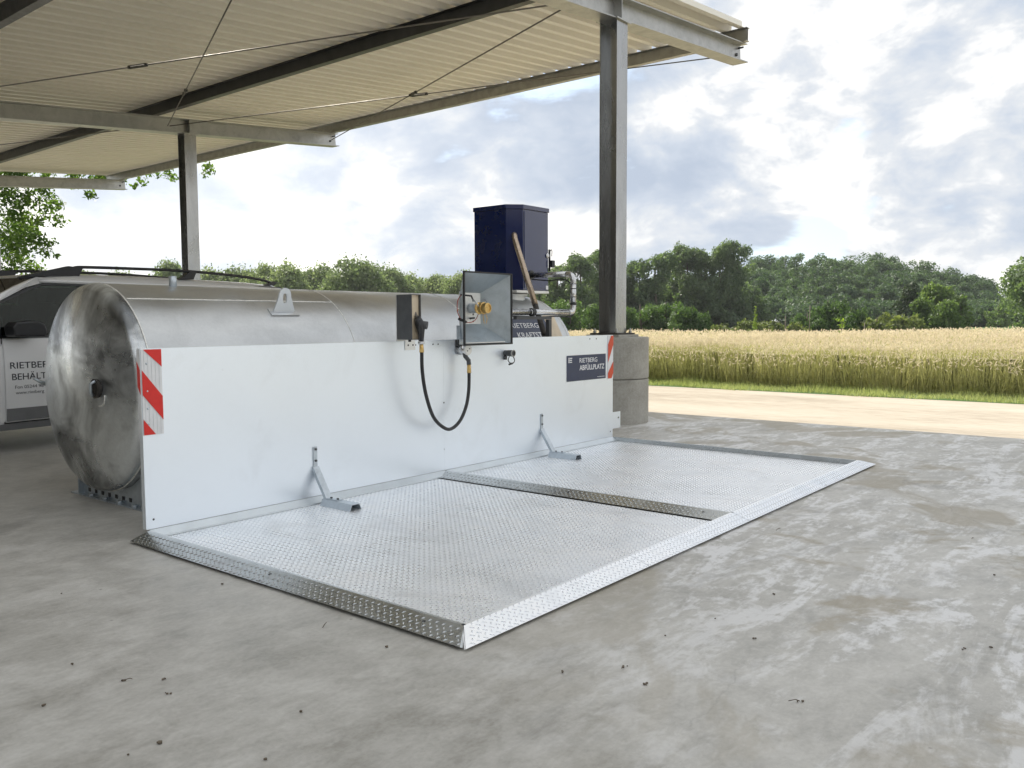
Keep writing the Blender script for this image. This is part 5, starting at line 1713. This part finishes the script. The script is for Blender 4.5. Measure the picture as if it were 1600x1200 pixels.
# front door skin, slightly proud, with dark gaps
door_pts = [(-.235, .375), (-.26, 1.0), (-.255, 1.325), (.955, 1.325), (.955, .375)]
for far in (False, True):
    P1 = []; M = 10
    mbd = MB(); vs = []
    for (z) in np.linspace(.375, 1.325, M):
        for s in (-.245, .3, .955):
            vs.append(cpt(s, float(z), (FW - inset(z, s) + .008) if far else inset(z, s) - .008))
    fs = []
    for i in range(M - 1):
        for k in range(2):
            fs.append((i * 3 + k, i * 3 + k + 1, (i + 1) * 3 + k + 1, (i + 1) * 3 + k))
    d_ = mbd.add(vs, fs, True).build('door', 'car_paint', van)
    side_poly([(-.262, .36), (-.250, .36), (-.250, 1.33), (-.262, 1.33)], .004, -.006, far).build('door_gap', 'black_plastic', van)
    side_poly([(.958, .36), (.968, .36), (.968, 1.99), (.958, 1.99)], .004, -.010, far).build('door_gap', 'black_plastic', van)
    side_poly([(-.26, .358), (.96, .358), (.96, .372), (-.26, .372)], .004, -.010, far).build('door_gap', 'black_plastic', van)
    side_poly([(.72, 1.18), (.92, 1.18), (.92, 1.215), (.72, 1.215)], .04, -.045, far).build('door_handle', 'car_trim', d_)
    # lower side moulding and sill
    side_poly([(-.24, .385), (.95, .385), (.95, .53), (-.24, .53)], .010, -.016, far).build('side_moulding', 'car_trim', d_)
    side_poly([(-.7, .28), (2.9, .28), (2.9, .352), (-.7, .352)], .05, -.012, far).build('sill', 'car_trim', van)
    side_poly([(1.0, 1.215), (4.2, 1.20), (4.2, 1.225), (1.0, 1.24)], .006, -.004, far).build('slide_rail', 'black_plastic', van)
# roof ditch line
MB().poly([cpt(1.3, 2.045, .185), cpt(4.2, 2.04, .185), cpt(4.2, 2.055, .19), cpt(1.3, 2.06, .19)], NN * .004).build('roof_ditch', 'black_plastic', van)
# side crease highlight line
for far in (False, True):
    mir = thing if False else None
    n = -.02
    base = [(-.25, 1.35), (-.27, 1.46), (-.22, 1.515), (.0, 1.53), (.10, 1.49), (.13, 1.40), (.10, 1.345)]
    side = -1
    P = [cpt(s, z, (FW + .06) if far else -.06) for s, z in base]
    MB().poly(P, NN * (.20 if far else -.20)).build('mirror', 'black_plastic', van, bevel=.02)
    MB().poly([cpt(-.2, 1.36, FW - .02 if far else .02), cpt(-.05, 1.36, FW - .02 if far else .02), cpt(-.05, 1.40, FW - .02 if far else .02), cpt(-.2, 1.40, FW - .02 if far else .02)], NN * (.1 if far else -.1)).build('mirror_arm', 'black_plastic', van)
# roof rails
for far in (False, True):
    n = (FW - .25) if far else .25
    prof_r = [(.10, 2.03), (.35, 2.07), (.62, 2.13), (.80, 2.185), (.95, 2.20), (1.6, 2.215), (2.4, 2.225), (3.3, 2.20), (3.9, 2.15), (4.12, 2.09)]
    pts = catmull([cpt(s, z, n) for s, z in prof_r], 6)
    rr = [.020] * len(pts)
    rl = MB().tube(pts, .02, 10, True, rr).build('roof_rail', 'black_plastic', van)
    for s0, s1, z0, z1 in ((.15, .9, 2.06, 2.19), (2.3, 2.62, 2.09, 2.225), (3.85, 4.16, 2.06, 2.13)):
        MB().poly([cpt(s0, z0, n - .03), cpt(s1 - .06, z0 + .02, n - .03), cpt(s1, z1, n - .03), cpt(s1 - .25 * (s1 - s0), z1 + .012, n - .03)], NN * .06).build('rail_foot', 'black_plastic', rl)
# headlight, grille, bumper (nose outside the picture)
MB().poly([cpt(-1.86, .42, .25), cpt(-1.86, .42, FW - .25), cpt(-1.86, .62, FW - .25), cpt(-1.86, .62, .25)], DD * .1).build('bumper', 'car_trim', van)
for far in (False, True):
    n = FW - .30 if far else .30
    MB().lathe([(0, .02), (.10, .015), (.13, 0)], cpt(-1.79, .84, n), -DD, 16).build('headlight', 'white_reflective', van)
    MB().poly([cpt(4.43, 1.2, FW - .14 if far else .14), cpt(4.43, 1.8, FW - .2 if far else .2), cpt(4.43, 1.8, FW - .3 if far else .3), cpt(4.43, 1.2, FW - .26 if far else .26)], DD * .01).build('tail_light', 'red_reflective', van)
# wheels
for s in (-1.02, 3.05):
    for far in (False, True):
        c = cpt(s, .335, FW - .10 if far else .10); ax = NN if far else -NN
        w_ = MB().lathe([(.20, -.11), (.31, -.11), (.335, -.08), (.335, .08), (.31, .11), (.20, .11)], c, ax, 32).build('tyre', 'tyre', van)
        MB().lathe([(0, .05), (.05, .07), (.06, .05), (.18, .06), (.20, .11), (.21, .11)], c, ax, 24).build('rim', 'steel_pipe', w_)
        # arch lining
        MB().lathe([(.36, -.02), (.41, .0), (.36, .02)], cpt(s, .335, FW + .012 if far else -.012), ax, 32).build('wheel_arch', 'car_trim', van)
# lettering on the door
def door_text(body, s, z, size, width, bold=0):
    n = inset(z, s) - .0095
    text_part('lettering', body, 'black_print', van, cpt(s, z, n), DD, (Vector((0, 0, 1))), size, .0008, width, bold)
door_text('RIETBERG', -.185, .985, .105, .53, .0005)
door_text('BEHÄLTER', -.17, .855, .105, .53, .0005)
door_text('Fon 05244 98', -.14, .755, .052, .33)
door_text('www.rietberg', -.135, .690, .052, .33)

# ------------------------------------------------------------------ litter on the concrete
mb = MB()
rng = random.Random(3)
def twig(x, y, l, a, w=.003):
    p0 = Vector((x, y, .004)); p1 = Vector((x + math.cos(a) * l, y + math.sin(a) * l, .006 + rng.uniform(0, .008)))
    pm = (p0 + p1) / 2 + Vector((rng.uniform(-.2, .2) * l, rng.uniform(-.2, .2) * l, .006))
    mb.tube([p0, pm, p1], w, 4)
def crumb(x, y, r):
    n = 5
    pts = [(x + math.cos(6.28 * k / n) * r * rng.uniform(.5, 1.2), y + math.sin(6.28 * k / n) * r * rng.uniform(.5, 1.2), .003) for k in range(n)]
    mb.poly(pts, (0, 0, r * .4 + .002))
for i in range(22):
    u, v = rng.uniform(0, 1600), rng.choice((rng.uniform(860, 1190), rng.uniform(700, 1190)))
    d = (RIGHT * ((u - 800) / 1325.16) - UP * ((v - 600) / 1325.16) + FWD)
    t_ = -CAM_LOC.z / d.z
    p = CAM_LOC + d * t_
    if -.2 < p.x < 6.3 and -3.2 < p.y < .1: continue
    if p.y > 0 and p.x < 6.5: continue
    if rng.random() < .35: twig(p.x, p.y, rng.uniform(.015, .06), rng.uniform(0, 6.28), .0022)
    else: crumb(p.x, p.y, rng.uniform(.003, .010))
for (u, v) in ((880, 1050), (975, 1042), (1180, 1000), (1210, 930), (115, 1038), (258, 1062), (262, 1085), (1250, 1097), (1545, 1012), (1505, 1015), (190, 1065), (1010, 1070)):
    d = (RIGHT * ((u - 800) / 1325.16) - UP * ((v - 600) / 1325.16) + FWD); p = CAM_LOC + d * (-CAM_LOC.z / d.z)
    for q in range(3): crumb(p.x + rng.uniform(-.012, .012), p.y + rng.uniform(-.012, .012), rng.uniform(.003, .007))
    if rng.random() < .4: twig(p.x, p.y, rng.uniform(.03, .06), rng.uniform(0, 6.28), .0018)
tag(mb.build('leaf_litter', 'litter'), 'scattered twigs and dirt crumbs on the concrete floor', 'litter', kind='stuff')

# ------------------------------------------------------------------ summer haze over the land
mt = bpy.data.materials.new('haze_air'); mt.use_nodes = True; MATS['haze_air'] = mt
t = NT(mt.node_tree)
vol = t.n('ShaderNodeVolumePrincipled')
vol.inputs['Color'].default_value = (0.90, 0.95, 1.0, 1)
vol.inputs['Density'].default_value = 0.0002
vol.inputs['Anisotropy'].default_value = 0.3
o = t.n('ShaderNodeOutputMaterial'); t.l(vol.outputs[0], o.inputs['Volume'])
tag(MB().box((-430, -430, -1.2), (1130, 1130, 22)).build('haze', 'haze_air'), kind='stuff')
